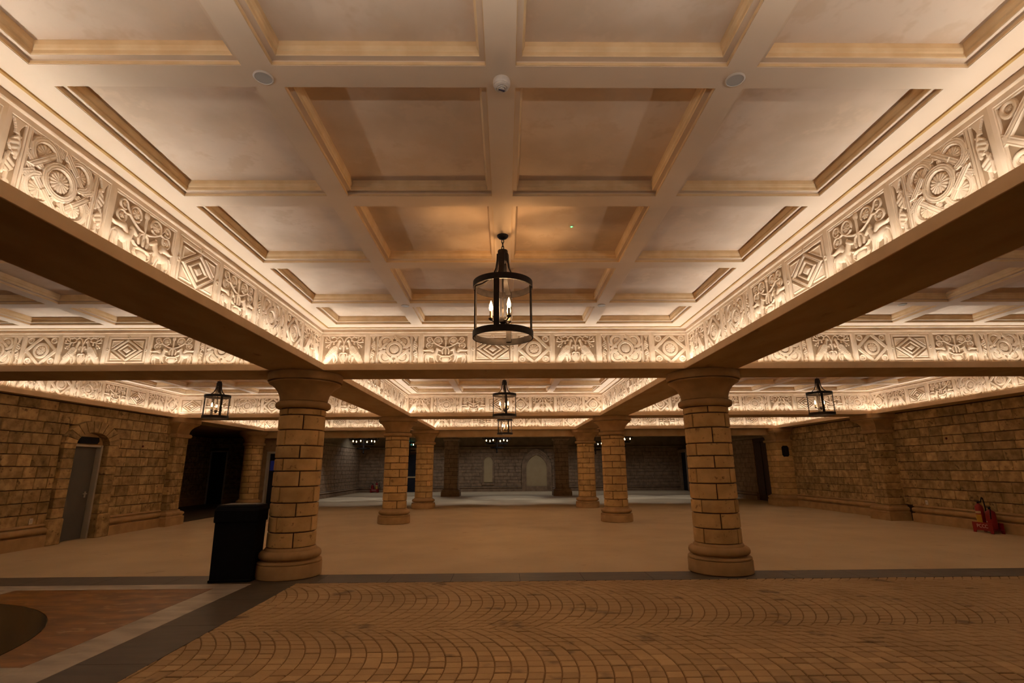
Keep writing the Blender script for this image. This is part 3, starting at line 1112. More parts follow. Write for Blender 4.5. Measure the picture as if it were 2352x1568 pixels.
# --- left wall with the arched door
DY0, DY1, DZ = 12.36, 13.36, 2.22           # door opening
AC, AZ = 12.87, 2.22                        # arch centre
wl = MB()
wl.box(LW - .35, LW, 6.0, 12.06, 0, ZS)
wl.box(LW - .35, LW, 13.72, 15.95, 0, ZS)
wl.box(LW - .35, LW, 12.06, 13.72, 2.80, ZS)
wall_left = obj('wall_left', wl, M['joint'])
tag(wall_left, 'left sandstone block wall with an arched doorway', kind='structure')


def keep_left(a, b, za, zb):
    """s runs from y = 9.6; leave out the arched surround"""
    y0, y1 = 9.6 + a, 9.6 + b
    zm = (za + zb) / 2
    if zm < 2.22:
        lo, hi = AC - .845, AC + .865
    else:
        t = (zm - 2.22) / .56
        if t >= 1:
            return [(a, b)]
        q = math.sqrt(1 - t * t)
        lo, hi = AC - .86 * q, AC + .87 * q
    out = []
    if y0 < lo:
        out.append((a, min(b, lo - 9.6)))
    if y1 > hi:
        out.append((max(a, hi - 9.6), b))
    return out


ashlar(wall_left, (LW, 9.6), -math.pi / 2, 6.35, .45, ZS - .02, .245, (.3, .56), keep=keep_left, seed=11)
base_run('baseboard_left', [(LW, 11.98), (LW, 9.4)], 'moulded stone base of the left wall before the arched door')
base_run('baseboard_left', [(LW, 15.85), (LW, 13.80)], 'moulded stone base of the left wall beyond the arched door')

door = empty('door_1', (LW, AC, 0))
tag(door, 'grey door in a round sandstone arch in the left wall', kind='structure')


def dbox(name, y0, y1, z0, z1, x0, x1, m, b=.008, parent=door):
    return obj(name, MB().bbox(x0, x1, y0 - AC, y1 - AC, z0, z1, b), M[m], parent)


for side, (ya, yb) in ((-1, (AC - .84, AC - .51)), (1, (AC + .50, AC + .86))):
    z = .56
    dbox('plinth_block', ya - .05 * (side < 0), yb + .05 * (side > 0), 0, .555, -.2, .16, 'block', .02)
    while z < 2.2:
        h = min(R.uniform(.2, .25), 2.22 - z)
        if 2.22 - z - h < .08:
            h = 2.22 - z
        dbox('jamb_stone', ya + .004, yb - .004, z + .004, z + h - .004, -.2, .12, 'block', .012)
        z += h
for k in range(11):
    t0, t1 = math.pi * k / 11 + .012, math.pi * (k + 1) / 11 - .012
    pin, pout = [], []
    for i in range(5):
        t = t0 + (t1 - t0) * i / 4
        pin.append((.51 * math.cos(t), 2.22 + .29 * math.sin(t)))
        pout.append((.855 * math.cos(t), 2.22 + .56 * math.sin(t)))
    obj('voussoir', MB().prism(pin + pout[::-1], -.2, .12, 'x'), M['block'], door)
tym = [(.515 * math.cos(math.pi * i / 20), 2.21 + .29 * math.sin(math.pi * i / 20)) for i in range(21)]
obj('tympanum', MB().prism(tym, -.22, -.06, 'x'), M['capital'], door)
dbox('door_frame', DY0, DY0 + .04, 0, 2.215, -.2, -.02, 'framegrey', .004)
dbox('door_frame', DY1 - .07, DY1 - .01, 0, 2.215, -.2, -.01, 'framegrey', .004)
dbox('door_frame', DY0 + .04, DY1 - .07, 2.165, 2.215, -.2, -.02, 'framegrey', .004)
leaf = dbox('door_leaf', DY0 + .042, DY1 - .072, .01, 2.163, -.18, -.13, 'grey', .004)
hd = MB().tube([(-.13, .31, 1.05), (-.08, .31, 1.05), (-.075, .295, 1.05), (-.075, .18, 1.05)], .011).bbox(-.132, -.122, .285, .335, .96, 1.10, .002)
obj('handle', hd, M['framegrey'], leaf)
sg = obj('emergency_lamp', MB().prism([(-.33, -.03), (-.28, -.10), (.28, -.10), (.33, -.03), (.30, .06), (-.30, .06)], -.055, .0, 'x'), M['black'], None, False, (LW + .0, AC - .02, 2.34))
tag(sg, 'dark unlit sign box in the arch above the grey door', 'sign')


def small_disc(name, label, cat, m, loc, rz, r=.03):
    mb = MB().lathe([(r, 0), (r, .016), (r * .7, .03), (.002, .032)], 20)
    me = mb.mesh(name, 40)
    o = link(name, me, M[m], None, loc)
    o.rotation_euler = (rad(-90), 0, rz)
    return tag(o, label, cat)


small_disc('alarm_button', 'small red alarm disc on the left wall beside the arch', 'alarm', 'darkred', (LW + .03, 14.71, 2.25), rad(-90))
small_disc('alarm_button', 'small red alarm disc high on the right wall', 'alarm', 'darkred', (RW - .03, 13.92, 2.29), rad(90))


def socket(label, loc, rz):
    s = empty('wall_socket', loc, rz)
    tag(s, label, 'socket')
    obj('plate', MB().bbox(-.045, .045, 0, .014, -.06, .06, .004), M['white'], s)
    obj('insert', MB().bbox(-.026, .026, .014, .018, -.03, .03, .001), M['framegrey'], s)


socket('white socket plate low on the left wall before the arch', (LW + .045, 11.63, .555), rad(-90))
socket('pale socket plate low on the right wall past the half column', (RW - .045, 15.0, .56), rad(90))

# --- right wall
wall_right = obj('wall_right', MB().box(RW, RW + .3, 5.0, 22.0, 0, ZS), M['joint'])
tag(wall_right, 'right sandstone block wall running back along the bays', kind='structure')
ashlar(wall_right, (RW, 21.9), math.pi / 2, 12.4, .45, ZS - .02, .235, (.32, .62), seed=5, limit=300, rank=lambda t: -t[0])
base_run('baseboard_right', [(RW, 9.4), (RW, 15.5)], 'moulded stone base of the right wall, near stretch')
base_run('baseboard_right', [(RW, 16.75), (RW, 21.6)], 'moulded stone base of the right wall, far stretch')

# --- half columns against the side walls


def half_capital(c, w, d, mname='capital'):
    """square-plan capital with moulded flare; local y out of the wall"""
    def ringbox(name, prof):
        mb = MB()
        vs, fs = [], []
        for o, z in prof:
            vs += [(-w / 2 - o, 0, z), (-w / 2 - o, d + o, z), (w / 2 + o, d + o, z), (w / 2 + o, 0, z)]
        for j in range(len(prof) - 1):
            for i in range(3):
                fs.append((4 * j + i, 4 * j + i + 1, 4 * j + 5 + i, 4 * j + 4 + i))
        fs.append((0, 1, 2, 3))
        k = 4 * (len(prof) - 1)
        fs.append((k, k + 1, k + 2, k + 3))
        obj(name, mb.add(vs, fs), M[mname], c, 30)
    ringbox('neck_ring', [(0, 2.56), (.05, 2.57), (.066, 2.60), (.066, 2.64), (.05, 2.67), (.01, 2.68)])
    ringbox('capital', [(.0, 2.68), (.012, 2.76), (.04, 2.83), (.09, 2.90), (.16, 2.955), (.195, 2.975), (.195, 3.0)])
    ringbox('abacus', [(.18, 3.0), (.215, 3.012), (.215, 3.146)])
    ringbox('base_moulding', [(.12, .2), (.125, .235), (.09, .26), (.09, .275), (.115, .31), (.115, .35), (.08, .38), (.03, .40), (.03, .43), (0, .44)])
    ringbox('plinth', [(.125, 0), (.125, .2), (.1, .2)])


def pilaster(x, y, rz, w, d, label, mname='block', seed=3):
    c = empty('wall_pilaster', (x, y, 0), rz)
    tag(c, label, 'pilaster', 'half columns against the side walls')
    obj('shaft_core', MB().box(-w / 2 + .03, w / 2 - .03, 0, d - .03, .4, 2.6), M['joint'], c)
    half_capital(c, w, d)
    rr = random.Random(seed)
    z = .44
    i = 0
    while z < 2.55:
        h = min(rr.uniform(.2, .26), 2.565 - z)
        if 2.565 - z - h < .1:
            h = 2.565 - z
        cut = (-.12 if i % 2 else .14) * w / .8 + rr.uniform(-.05, .05)
        for a, b in ((-w / 2, cut), (cut, w / 2)):
            obj('stone_block', MB().bbox(a + .005, b - .005, .0, d, z + .005, z + h - .005, .014), M[mname], c)
        z += h
        i += 1
    return c


pilaster(LW, 16.18, -math.pi / 2, .62, .20, 'sandstone half column at the dark opening in the left wall', 'block', 3)
pilaster(RW, 16.15, math.pi / 2, .60, .52, 'sandstone half column midway along the right wall', 'block', 4)
pilaster(RW + .2, 22.1, math.pi / 2, .95, .84, 'plain sandstone pier at the far end of the right wall', 'colblock', 6)
# round half column at the lobby
hc = column(-10.58, 22.05, 'round sandstone column at the corner of the dark lobby', .3)

# wall plaque on the far right pier
pq = empty('wall_lamp', (11.68, 21.61, 2.19))
tag(pq, 'dark octagonal wall fitting on the far right pier', 'wall lamp')
oc = [(.09, -.22), (.14, -.15), (.14, .15), (.09, .22), (-.09, .22), (-.14, .15), (-.14, -.15), (-.09, -.22)]
obj('back_plate', MB().prism(oc, -.0, .025, 'y'), M['black'], pq)
obj('front_plate', MB().prism([(a * .75, b * .8) for a, b in oc], -.05, .0, 'y'), M['iron'], pq)
obj('knob', MB().lathe([(.03, 0), (.035, .02), (.02, .05), (.002, .055)], 16), M['iron'], pq, True, (0, -.055, -.02))

# ------------------------------------------------------------------ dark lobby behind the left wall
lob = MB()
lob.box(-14.85, -14.6, 15.9, 27, 0, ZS)
lob.box(-14.6, -10.9, 25.9, 26.15, 0, ZS)
lob.box(-14.6, LW - .35, 15.7, 15.95, 0, ZS)
wl2 = obj('wall_lobby', lob, M['joint'])
tag(wl2, 'dark sandstone walls of the lobby behind the left opening', kind='structure')
ashlar(wl2, (-14.6, 15.95), -math.pi / 2, 9.95, .45, ZS - .02, .25, (.4, .7), stuff=True, seed=21)


def keep_lob(a, b, za, zb):
    lo, hi = .12, .95
    if za > 2.5:
        return [(a, b)]
    out = []
    if a < lo:
        out.append((a, min(b, lo)))
    if b > hi:
        out.append((max(a, hi), b))
    return out


ashlar(wl2, (-14.6, 25.9), math.pi, 3.7, .45, ZS - .02, .25, (.4, .7), stuff=True, seed=22, keep=keep_lob)
base_run('baseboard_lobby', [(-14.6, 25.9), (-14.6, 15.95)], 'moulded stone base along the dark lobby wall')
base_run('baseboard_lobby', [(-10.9, 25.9), (-13.6, 25.9)], 'moulded stone base across the back of the dark lobby')
d2 = empty('door_2', (-14.05, 25.9, 0))
tag(d2, 'dark doorway in the corner of the lobby', kind='structure')
obj('door_frame', MB().bbox(-.42, -.36, -.09, .02, 0, 2.5, .004).bbox(.36, .42, -.09, .02, 0, 2.5, .004).bbox(-.36, .36, -.09, .02, 2.44, 2.5, .004), M['framegrey'], d2)
obj('door_leaf', MB().bbox(-.36, .36, -.05, .0, .0, 2.44, .004), M['darkroom'], d2)  # near-black sheet painting the unlit space behind the doorway
tag(obj('ceiling', MB().box(-14.9, LF - .85, 15.9, 26.2, ZS, ZS + .2), M['hallplain']), 'dark flat lobby ceiling behind the left opening', kind='structure')
lf = obj('floor_lobby', MB().box(-14.6, LW + .02, 15.95, 25.9, -.02, .004), M['slab'])
tag(lf, 'dark floor of the lobby behind the left opening', kind='structure')

# --- short wall with the dark doorway beside the lobby column
wsh = MB()
wsh.box(-10.9, -10.12, 22.40, 22.65, 0, ZS)
wsh.box(-9.08, -8.85, 22.40, 22.65, 0, ZS)
wsh.box(-10.12, -9.08, 22.40, 22.65, 2.33, ZS)
w3 = obj('wall_partition', wsh, M['hall'])
tag(w3, 'short wall with a dark doorway behind the lobby column', kind='structure')
d3 = empty('door_3', (-9.6, 22.40, 0))
tag(d3, 'dark doorway with a pale frame beside the lobby column', kind='structure')
obj('door_frame', MB().bbox(-.56, -.48, -.03, .2, 0, 2.33, .006), M['framegrey'], d3)
obj('door_frame', MB().bbox(.48, .56, -.03, .2, 0, 2.33, .006), M['framegrey'], d3)
obj('door_frame', MB().bbox(-.48, .48, -.03, .2, 2.25, 2.33, .006), M['framegrey'], d3)
obj('door_leaf', MB().bbox(-.48, .48, .15, .19, 0, 2.25, .004), M['darkroom'], d3)  # dark sheet closing the opening; the unlit interior is in its colour
obj('door_notice', MB().bbox(-.44, -.05, .135, .15, 1.55, 1.95, .002), M['bluescreen'], d3)

# ------------------------------------------------------------------ far hall
HX0, HX1, HY, HZ = -10.26, 12.35, 37.0, 4.3
wb = obj('wall_back', MB().box(HX0 - .3, HX1 + 1.4, HY, HY + .3, 0, HZ), M['hallplain'])
tag(wb, 'far stone block wall of the hall with pointed arches', kind='structure')
blind = ((-1.21, .45, 2.03, .41), (2.18, -.05, 1.72, 1.06))       # x centre, foot, spring, half width with moulding


def keep_back(a, b, za, zb):
    segs = [(a, b)]
    zm = (za + zb) / 2
    for cx, z0, zs, hw in ((-1.21, .42, 1.95, .42), (2.18, 0, 1.72, 1.05), (-6.3, 0, 2.72, .85)):
        if zm < z0:
            continue
        apex = zs + hw * (1.25 if cx > -5 else 0)
        if zm > apex:
            continue
        q = hw if zm < zs else hw * math.sqrt(max(0, 1 - ((zm - zs) / max(.01, apex - zs)) ** 1.6))
        lo, hi = cx - q - HX0, cx + q - HX0
        nx = []
        for (p, r_) in segs:
            if r_ <= lo or p >= hi:
                nx.append((p, r_))
            else:
                if p < lo:
                    nx.append((p, lo))
                if r_ > hi:
                    nx.append((hi, r_))
        segs = nx
    return segs


ashlar(wb, (HX0, HY), math.pi, HX1 - HX0, .36, 2.90, .232, (.42, .82), .05, 'hall', keep_back, stuff=True, seed=31)


def ledge(name, x0, x1, y0, y1, z0, z1, label, steps=3):
    mb = MB()
    for i in range(steps):
        k = .05 * i
        mb.bbox(x0 - k * (x1 - x0 < 1), x1 + k * (x1 - x0 < 1), y0 - k * (y1 - y0 < 1), y1, z0 + (z1 - z0) * i / steps, z0 + (z1 - z0) * (i + 1) / steps, .006)
    o = obj(name, mb, M['hallplain'])
    return tag(o, label, kind='structure')


ledge('trim_back', HX0, HX1 + 1.0, HY - .06, HY, 2.92, 3.04, 'moulded ledge above the blocks of the far wall')
ledge('trim_back', HX0, HX1 + 1.0, HY - .06, HY, 3.66, 3.82, 'upper cornice of the far wall')
base_run('baseboard_back', [(2.18 - 1.06, HY), (-5.45, HY)], 'stone base of the far wall between door and arch', 'hall', 1, .8)
base_run('baseboard_back', [(HX1 + 1, HY), (2.18 + 1.06, HY)], 'stone base of the far wall right of the arch', 'hall', 1, .8)
base_run('baseboard_back', [(-7.15, HY), (HX0, HY)], 'stone base of the far wall left of the door', 'hall', 1, .8)


def gothic(cx, zs, hw, rise, n=12):
    """pointed arch outline from right spring over the apex to left spring"""
    r = (hw * hw + rise * rise) / (2 * hw)
    a1 = math.asin(min(1, rise / r))
    right = [(cx + hw - r + r * math.cos(a1 * i / n), zs + r * math.sin(a1 * i / n)) for i in range(n + 1)]
    return right + [(2 * cx - x, z) for x, z in right[-2::-1]]


def blind_arch(name, label, cx, z0, zs, bands, infill, rise_k):
    """nested moulding bands around a plain infill"""
    a = empty(name, (0, HY, 0))
    tag(a, label, kind='structure')
    for (ho, hi, y0) in bands:
        o_, i_ = gothic(cx, zs, ho, ho * rise_k), gothic(cx, zs, hi, hi * rise_k)
        po = [(cx + ho, z0)] + o_ + [(cx - ho, z0)]
        pi = [(cx + hi, z0)] + i_ + [(cx - hi, z0)]
        mb = MB()
        n = len(po)
        vs = [(p[0], y0, p[1]) for p in po] + [(p[0], y0, p[1]) for p in pi] + [(p[0], .0, p[1]) for p in po] + [(p[0], .0, p[1]) for p in pi]
        fs = []
        for i in range(n - 1):
            fs += [(i, i + 1, n + i + 1, n + i), (2 * n + i, 2 * n + i + 1, i + 1, i), (n + i, n + i + 1, 3 * n + i + 1, 3 * n + i)]
        fs += [(0, n, 3 * n, 2 * n), (n - 1, 2 * n - 1, 4 * n - 1, 3 * n - 1)]
        obj('arch_moulding', mb.add(vs, fs), M['hall'], a, 30)
    hi = bands[-1][1]
    pl = [(cx + hi, infill[0])] + gothic(cx, zs, hi, hi * rise_k) + [(cx - hi, infill[0])]
    obj('infill_panel', MB().prism(pl, -.03, .0, 'y'), M['cream'], a)
    return a


wA = blind_arch('window_1', 'narrow blind lancet with cream infill in the far wall', -1.21, .50, 2.0, ((.415, .36, -.07), (.36, .30, -.05)), (.62,), 1.2)
obj('sill', MB().bbox(-1.64, -.78, -.10, .02, .42, .55, .01), M['hall'], wA)
wB = blind_arch('door_4', 'wide pointed blind arch with cream infill in the far wall', 2.18, 0, 1.55, ((1.05, .96, -.16), (.96, .86, -.12), (.86, .72, -.08)), (.34,), 1.28)
obj('threshold', MB().bbox(2.18 - .72, 2.18 + .72, -.14, .02, 0, .33, .012), M['hall'], wB)
d5 = empty('door_5', (-6.3, HY, 0))
tag(d5, 'dark glazed timber door in the far wall', kind='structure')
obj('door_frame', MB().bbox(-.82, -.66, -.10, .02, 0, 2.7, .01), M['wood'], d5)
obj('door_frame', MB().bbox(.66, .82, -.10, .02, 0, 2.7, .01), M['wood'], d5)
obj('door_frame', MB().bbox(-.66, .66, -.10, .02, 2.55, 2.7, .01), M['wood'], d5)
obj('glass_pane', MB().bbox(-.66, .66, -.05, -.03, 1.05, 2.55, .002), M['darkroom'], d5)
obj('glass_pane', MB().bbox(-.66, .66, -.05, -.03, .0, .95, .002), M['darkroom'], d5)
obj('push_rail', MB().bbox(-.66, .66, -.09, -.03, .95, 1.05, .008), M['cream'], d5)
ex = obj('exit_sign', MB().bbox(-.16, .16, -.05, .0, -.12, .12, .01), M['teal'], None, False, (-6.82, HY - .06, 3.32))
tag(ex, 'small glowing teal exit sign above the far glazed door', 'sign')

# side walls of the far hall
whl = obj('wall_hall_left', MB().box(HX0 - .3, HX0, 22.65, HY, 0, HZ), M['hallplain'])
tag(whl, 'left stone block wall of the far hall', kind='structure')
ashlar(whl, (HX0, 22.65), -math.pi / 2, HY - 22.65, .36, 2.90, .232, (.42, .82), .05, 'hall', stuff=True, seed=32)
base_run('baseboard_hall_left', [(HX0, HY), (HX0, 22.65)], 'stone base of the left wall of the far hall', 'hall', 1, .8)
ledge('trim_hall_left', HX0, HX0 + .06, 22.7, HY, 2.92, 3.04, 'moulded ledge on the left wall of the far hall', 1)
whr = MB()
whr.box(HX1, HX1 + .3, 25.7, 35.2, 0, HZ)
whr.box(HX1, HX1 + .3, 22.3, 25.7, 2.95, HZ)
whr = obj('wall_hall_right', whr, M['hallplain'])
tag(whr, 'right stone block wall of the far hall beyond the dark door', kind='structure')
ashlar(whr, (HX1, 35.2), math.pi / 2, 9.5, .36, 2.90, .232, (.42, .82), .05, 'hall', stuff=True, seed=33)
base_run('baseboard_hall_right', [(HX1, 25.7), (HX1, 35.2)], 'stone base of the right wall of the far hall', 'hall', 1, .8)
ledge('trim_hall_right', HX1 - .06, HX1, 22.7, 35.2, 2.92, 3.04, 'moulded ledge on the right wall of the far hall', 1)
d6 = empty('door_6', (HX1, 24.2, 0))
tag(d6, 'tall dark timber door past the far right pier', kind='structure')
obj('door_leaf', MB().bbox(-.02, .06, -1.45, 1.5, 0, 2.95, .006), M['wood'], d6)
for q in (-1.2, -.45, .30, 1.05):
    obj('door_panel', MB().bbox(-.05, -.02, q - .28, q + .28, .25, 2.75, .01), M['wood'], d6)
d7 = empty('door_7', (HX1, 36.1, 0))
tag(d7, 'dark doorway with a pale stone frame at the far right corner', kind='structure')
obj('door_frame', MB().bbox(-.12, .1, -.9, -.68, 0, 2.75, .02), M['hall'], d7)
obj('door_frame', MB().bbox(-.12, .1, .60, .88, 0, 2.75, .02), M['hall'], d7)
obj('door_frame', MB().bbox(-.14, .1, -.9, .88, 2.55, 2.75, .02), M['hall'], d7)
obj('door_leaf', MB().bbox(.05, .1, -.68, .6, 0, 2.55, .004), M['darkroom'], d7)  # dark sheet painted as the unlit space through the doorway
hall_ceiling = obj('ceiling', MB().box(HX0 - .3, HX1 + 1.4, 22.3, HY + .3, HZ, HZ + .2), M['hallplain'])
tag(hall_ceiling, 'plain dark ceiling of the far hall', kind='structure')

# square piers of the far hall
for s, side in ((-1, 'left'), (1, 'right')):
    px = -3.21 if s < 0 else 3.32
    c = empty('square_pier', (px, 31.3, 0))
    tag(c, 'square stone pier in the far hall, %s of the middle aisle' % side, 'pier', 'square piers of the far hall')
    def sq(name, prof, m='hall'):
        mb = MB()
        vs, fs = [], []
        for o, z in prof:
            vs += [(-o, -o, z), (o, -o, z), (o, o, z), (-o, o, z)]
        for j in range(len(prof) - 1):
            for i in range(4):
                k = (i + 1) % 4
                fs.append((4 * j + i, 4 * j + k, 4 * j + 4 + k, 4 * j + 4 + i))
        fs += [(0, 1, 2, 3), tuple(4 * (len(prof) - 1) + i for i in range(4))]
        obj(name, mb.add(vs, fs), M[m], c, 30)
    sq('plinth', [(.54, 0), (.54, .24), (.50, .27)])
    sq('base_moulding', [(.50, .27), (.52, .31), (.51, .37), (.45, .40), (.42, .44)])
    sq('shaft_core', [(.385, .42), (.385, 4.25)], 'joint')
    sq('capital', [(.41, 3.16), (.47, 3.20), (.49, 3.27), (.47, 3.33), (.41, 3.36)])
    z, i = .44, 0
    while z < 3.15:
        h = R.uniform(.21, .27)
        if 3.16 - z - h < .12:
            h = 3.16 - z
        cut = R.uniform(-.15, .15) + (.12 if i % 2 else -.12)
        for (a, b) in ((-.40, cut), (cut, .40)):
            obj('stone_block', MB().bbox(a + .006, b - .006, -.405, -.06, z + .006, z + h - .006, .014), M['hall'], c)
            obj('stone_block', MB().bbox(a + .006, b - .006, .06, .405, z + .006, z + h - .006, .014), M['hall'], c)
        for sx in (-1, 1):
            obj('stone_block', MB().bbox(min(sx * .37, sx * .402), max(sx * .37, sx * .402), -.055, .055, z + .006, z + h - .006, .008), M['hall'], c)
        z += h
        i += 1
    obj('upper_shaft', MB().box(-.40, .40, -.40, .40, 3.36, HZ - .04), M['hallplain'], c)
# ------------------------------------------------------------------ lanterns


def ribbon(path, wid, thk):
    """flat strap along (r, z) points in the local x-z plane, wide across y"""
    mb = MB()
    vs, fs = [], []
    n = len(path)
    for i, (r, z) in enumerate(path):
        r0, z0 = path[max(0, i - 1)]
        r1, z1 = path[min(n - 1, i + 1)]
        dx, dz = r1 - r0, z1 - z0
        l = math.hypot(dx, dz)
        nx, nz = -dz / l * thk / 2, dx / l * thk / 2
        vs += [(r + nx, -wid / 2, z + nz), (r + nx, wid / 2, z + nz), (r - nx, wid / 2, z - nz), (r - nx, -wid / 2, z - nz)]
    for i in range(n - 1):
        for k in range(4):
            j = (k + 1) % 4
            fs.append((4 * i + k, 4 * i + j, 4 * i + 4 + j, 4 * i + 4 + k))
    fs += [(0, 1, 2, 3), tuple(4 * (n - 1) + k for k in range(4))]
    return mb.add(vs, fs)


def hoop(r, z, h, t, n=48):
    return MB().lathe([(r - t, z - h / 2), (r, z - h / 2), (r, z + h / 2), (r - t, z + h / 2), (r - t, z - h / 2)], n, cap=False)


def make_lantern():
    c = empty('lantern')
    obj('canopy', MB().lathe([(.058, 0), (.056, -.012), (.04, -.03), (.015, -.042), (.002, -.044)], 24, cap=False), M['iron'], c, 40)
    for i, z in enumerate((-.062, -.098, -.134)):
        pts = [(.011 * math.cos(t) * (1 if i % 2 else 0) , .011 * math.cos(t) * (0 if i % 2 else 1), z + .024 * math.sin(t)) for t in [k * math.pi / 6 for k in range(12)]]
        obj('chain_link', MB().tube(pts, .0045, 6, closed=True), M['iron'], c, 40)
    obj('neck', MB().lathe([(.02, -.155), (.048, -.162), (.05, -.17), (.05, -.275), (.044, -.285), (.02, -.29)], 24), M['iron'], c, 40)
    path = [(.049, -.20), (.052, -.28), (.062, -.35), (.088, -.415), (.135, -.465), (.20, -.50), (.262, -.515), (.274, -.53), (.274, -.70), (.274, -1.03)]
    me = ribbon(path, .052, .013).mesh('strap', 40)
    for k in range(4):
        link('strap', me, M['iron'], c, None, k * math.pi / 2)
    obj('hoop', hoop(.290, -.53, .062, .012), M['iron'], c, 40)
    obj('hoop', hoop(.290, -1.03, .062, .012), M['iron'], c, 40)
    obj('centre_rod', MB().lathe([(.008, -.28), (.008, -.88)], 10), M['iron'], c, 40)
    obj('hub', MB().lathe([(.008, -.845), (.03, -.85), (.036, -.875), (.034, -.905), (.016, -.92), (.006, -.935)], 20), M['iron'], c, 40)
    for k in range(3):
        a = rad(42 + 120 * k)
        arm = empty('candle_arm')
        ca, sa = math.cos(a), math.sin(a)
        arm_o = obj('candle_arm', MB().tube([(.02 * ca, .02 * sa, -.885), (.075 * ca, .075 * sa, -.895), (.115 * ca, .115 * sa, -.875)], .009, 8).lathe([(.006, -.885), (.022, -.872), (.024, -.862), (.010, -.858)], 14, (.115 * ca, .115 * sa)), M['iron'], c, 40)
        bpy.data.objects.remove(arm)
        obj('candle_sleeve', MB().lathe([(.0125, -.858), (.0125, -.79)], 14, (.115 * ca, .115 * sa)), M['brass'], arm_o, 40)
        obj('flame_bulb', MB().lathe([(.008, -.79), (.017, -.775), (.0195, -.755), (.015, -.725), (.007, -.70), (.001, -.683)], 14, (.115 * ca, .115 * sa)), M['flame'], arm_o, 40)
    return c


def lantern_light(loc, parent, power, r=.05):
    l = bpy.data.lights.new('lantern_glow', 'POINT')
    l.energy = power
    l.color = (1, .60, .28)
    l.shadow_soft_size = r
    o = bpy.data.objects.new('lantern_glow', l)
    COL.objects.link(o)
    o.parent = parent
    o.location = loc
    return o


proto = make_lantern()
spots = [((-.02, 4.71), 'black iron cage lantern with three candle bulbs hanging nearest the camera'),
         ((-.02, 12.45), 'black iron cage lantern hanging in the second middle bay'),
         ((-.02, 19.2), 'black iron cage lantern hanging in the third middle bay'),
         ((-6.99, 12.45), 'black iron cage lantern hanging in the left bay beside the arched door'),
         ((7.755, 12.45), 'black iron cage lantern hanging in the right bay'),
         ((-6.99, 4.71), 'black iron cage lantern over the marble inlay of the nearest left bay'),
         ((7.755, 4.71), 'black iron cage lantern over the cobbles of the nearest right bay')]
LANTERNS = []
for i, (p, lab) in enumerate(spots):
    o = proto if i == 0 else copy_tree(proto)
    o.location = (p[0], p[1], ZC)
    o.rotation_euler = (0, 0, rad(-102 + 20 * i))
    tag(o, lab, 'lantern', 'hanging candle lanterns')
    LANTERNS.append(o)
for o in LANTERNS:
    if o.location.x < -3:                       # these hang from the recessed coffer panel: canopy higher, longer chain
        for ch in list(o.children):
            if ch.name.startswith('canopy'):
                ch.location.z = .12
            elif ch.name.startswith('chain_link'):
                e = ch.copy()
                COL.objects.link(e)
                e.location.z = .108
    lantern_light((0, 0, -.76), o, 34 if abs(o.location.x) < 1 else 15, .10)

# ------------------------------------------------------------------ crown chandeliers of the far hall


def make_chandelier():
    c = empty('crown_chandelier')
    obj('hanging_rod', MB().lathe([(.02, 0), (.02, 1.238)], 10), M['iron'], c)
    obj('hub', MB().lathe([(.02, .05), (.05, .0), (.06, -.2), (.05, -.4), (.075, -.45), (.05, -.52), (.03, -.6), (.05, -.66), (.002, -.74)], 16), M['iron'], c, 40)
    for r, z, n in ((.72, -.02, 10), (.55, -.25, 6), (.34, -.45, 6)):
        h = obj('crown_hoop', hoop(r, z, .07, .02, 36), M['iron'], c, 40)
        for k in range(4):
            a = math.pi / 2 * k + .3
            obj('spoke', MB().tube([(0, 0, z), (r * math.cos(a), r * math.sin(a), z)], .014, 6), M['iron'], h)
        if r > .5:
            for k in range(n):
                a = 2 * math.pi * k / n + (.2 if r < .6 else 0)
                x, y = r * math.cos(a), r * math.sin(a)
                cd = obj('candle_cup', MB().lathe([(.01, z + .03), (.04, z + .05), (.04, z + .06), (.014, z + .065), (.014, z + .12)], 10, (x, y)), M['iron'], h, 40)
                if r < .6:
                    obj('flame_bulb', MB().lathe([(.012, z + .12), (.026, z + .145), (.02, z + .185), (.001, z + .215)], 10, (x, y)), M['flame'], h, 40)
    return c


cp = make_chandelier()
for i, (x, y, z, lab) in enumerate(((-.45, 27.0, 3.06, 'black iron crown chandelier in the middle of the far hall'),
                                    (-7.33, 27.0, 3.06, 'black iron crown chandelier near the left wall of the far hall'),
                                    (5.75, 26.2, 3.06, 'black iron crown chandelier behind the right second-row column'),
                                    (5.45, 31.5, 3.06, 'far black iron crown chandelier beyond the right third-row column'),
                                    (-5.6, 30.6, 3.06, 'far black iron crown chandelier behind the left second-row column'))):
    o = cp if i == 0 else copy_tree(cp)
    o.location = (x, y, z)
    o.rotation_euler = (0, 0, rad(17 * i))
    tag(o, lab, 'chandelier', 'crown chandeliers of the far hall')
    l = lantern_light((0, 0, -.05), o, 4, .3)

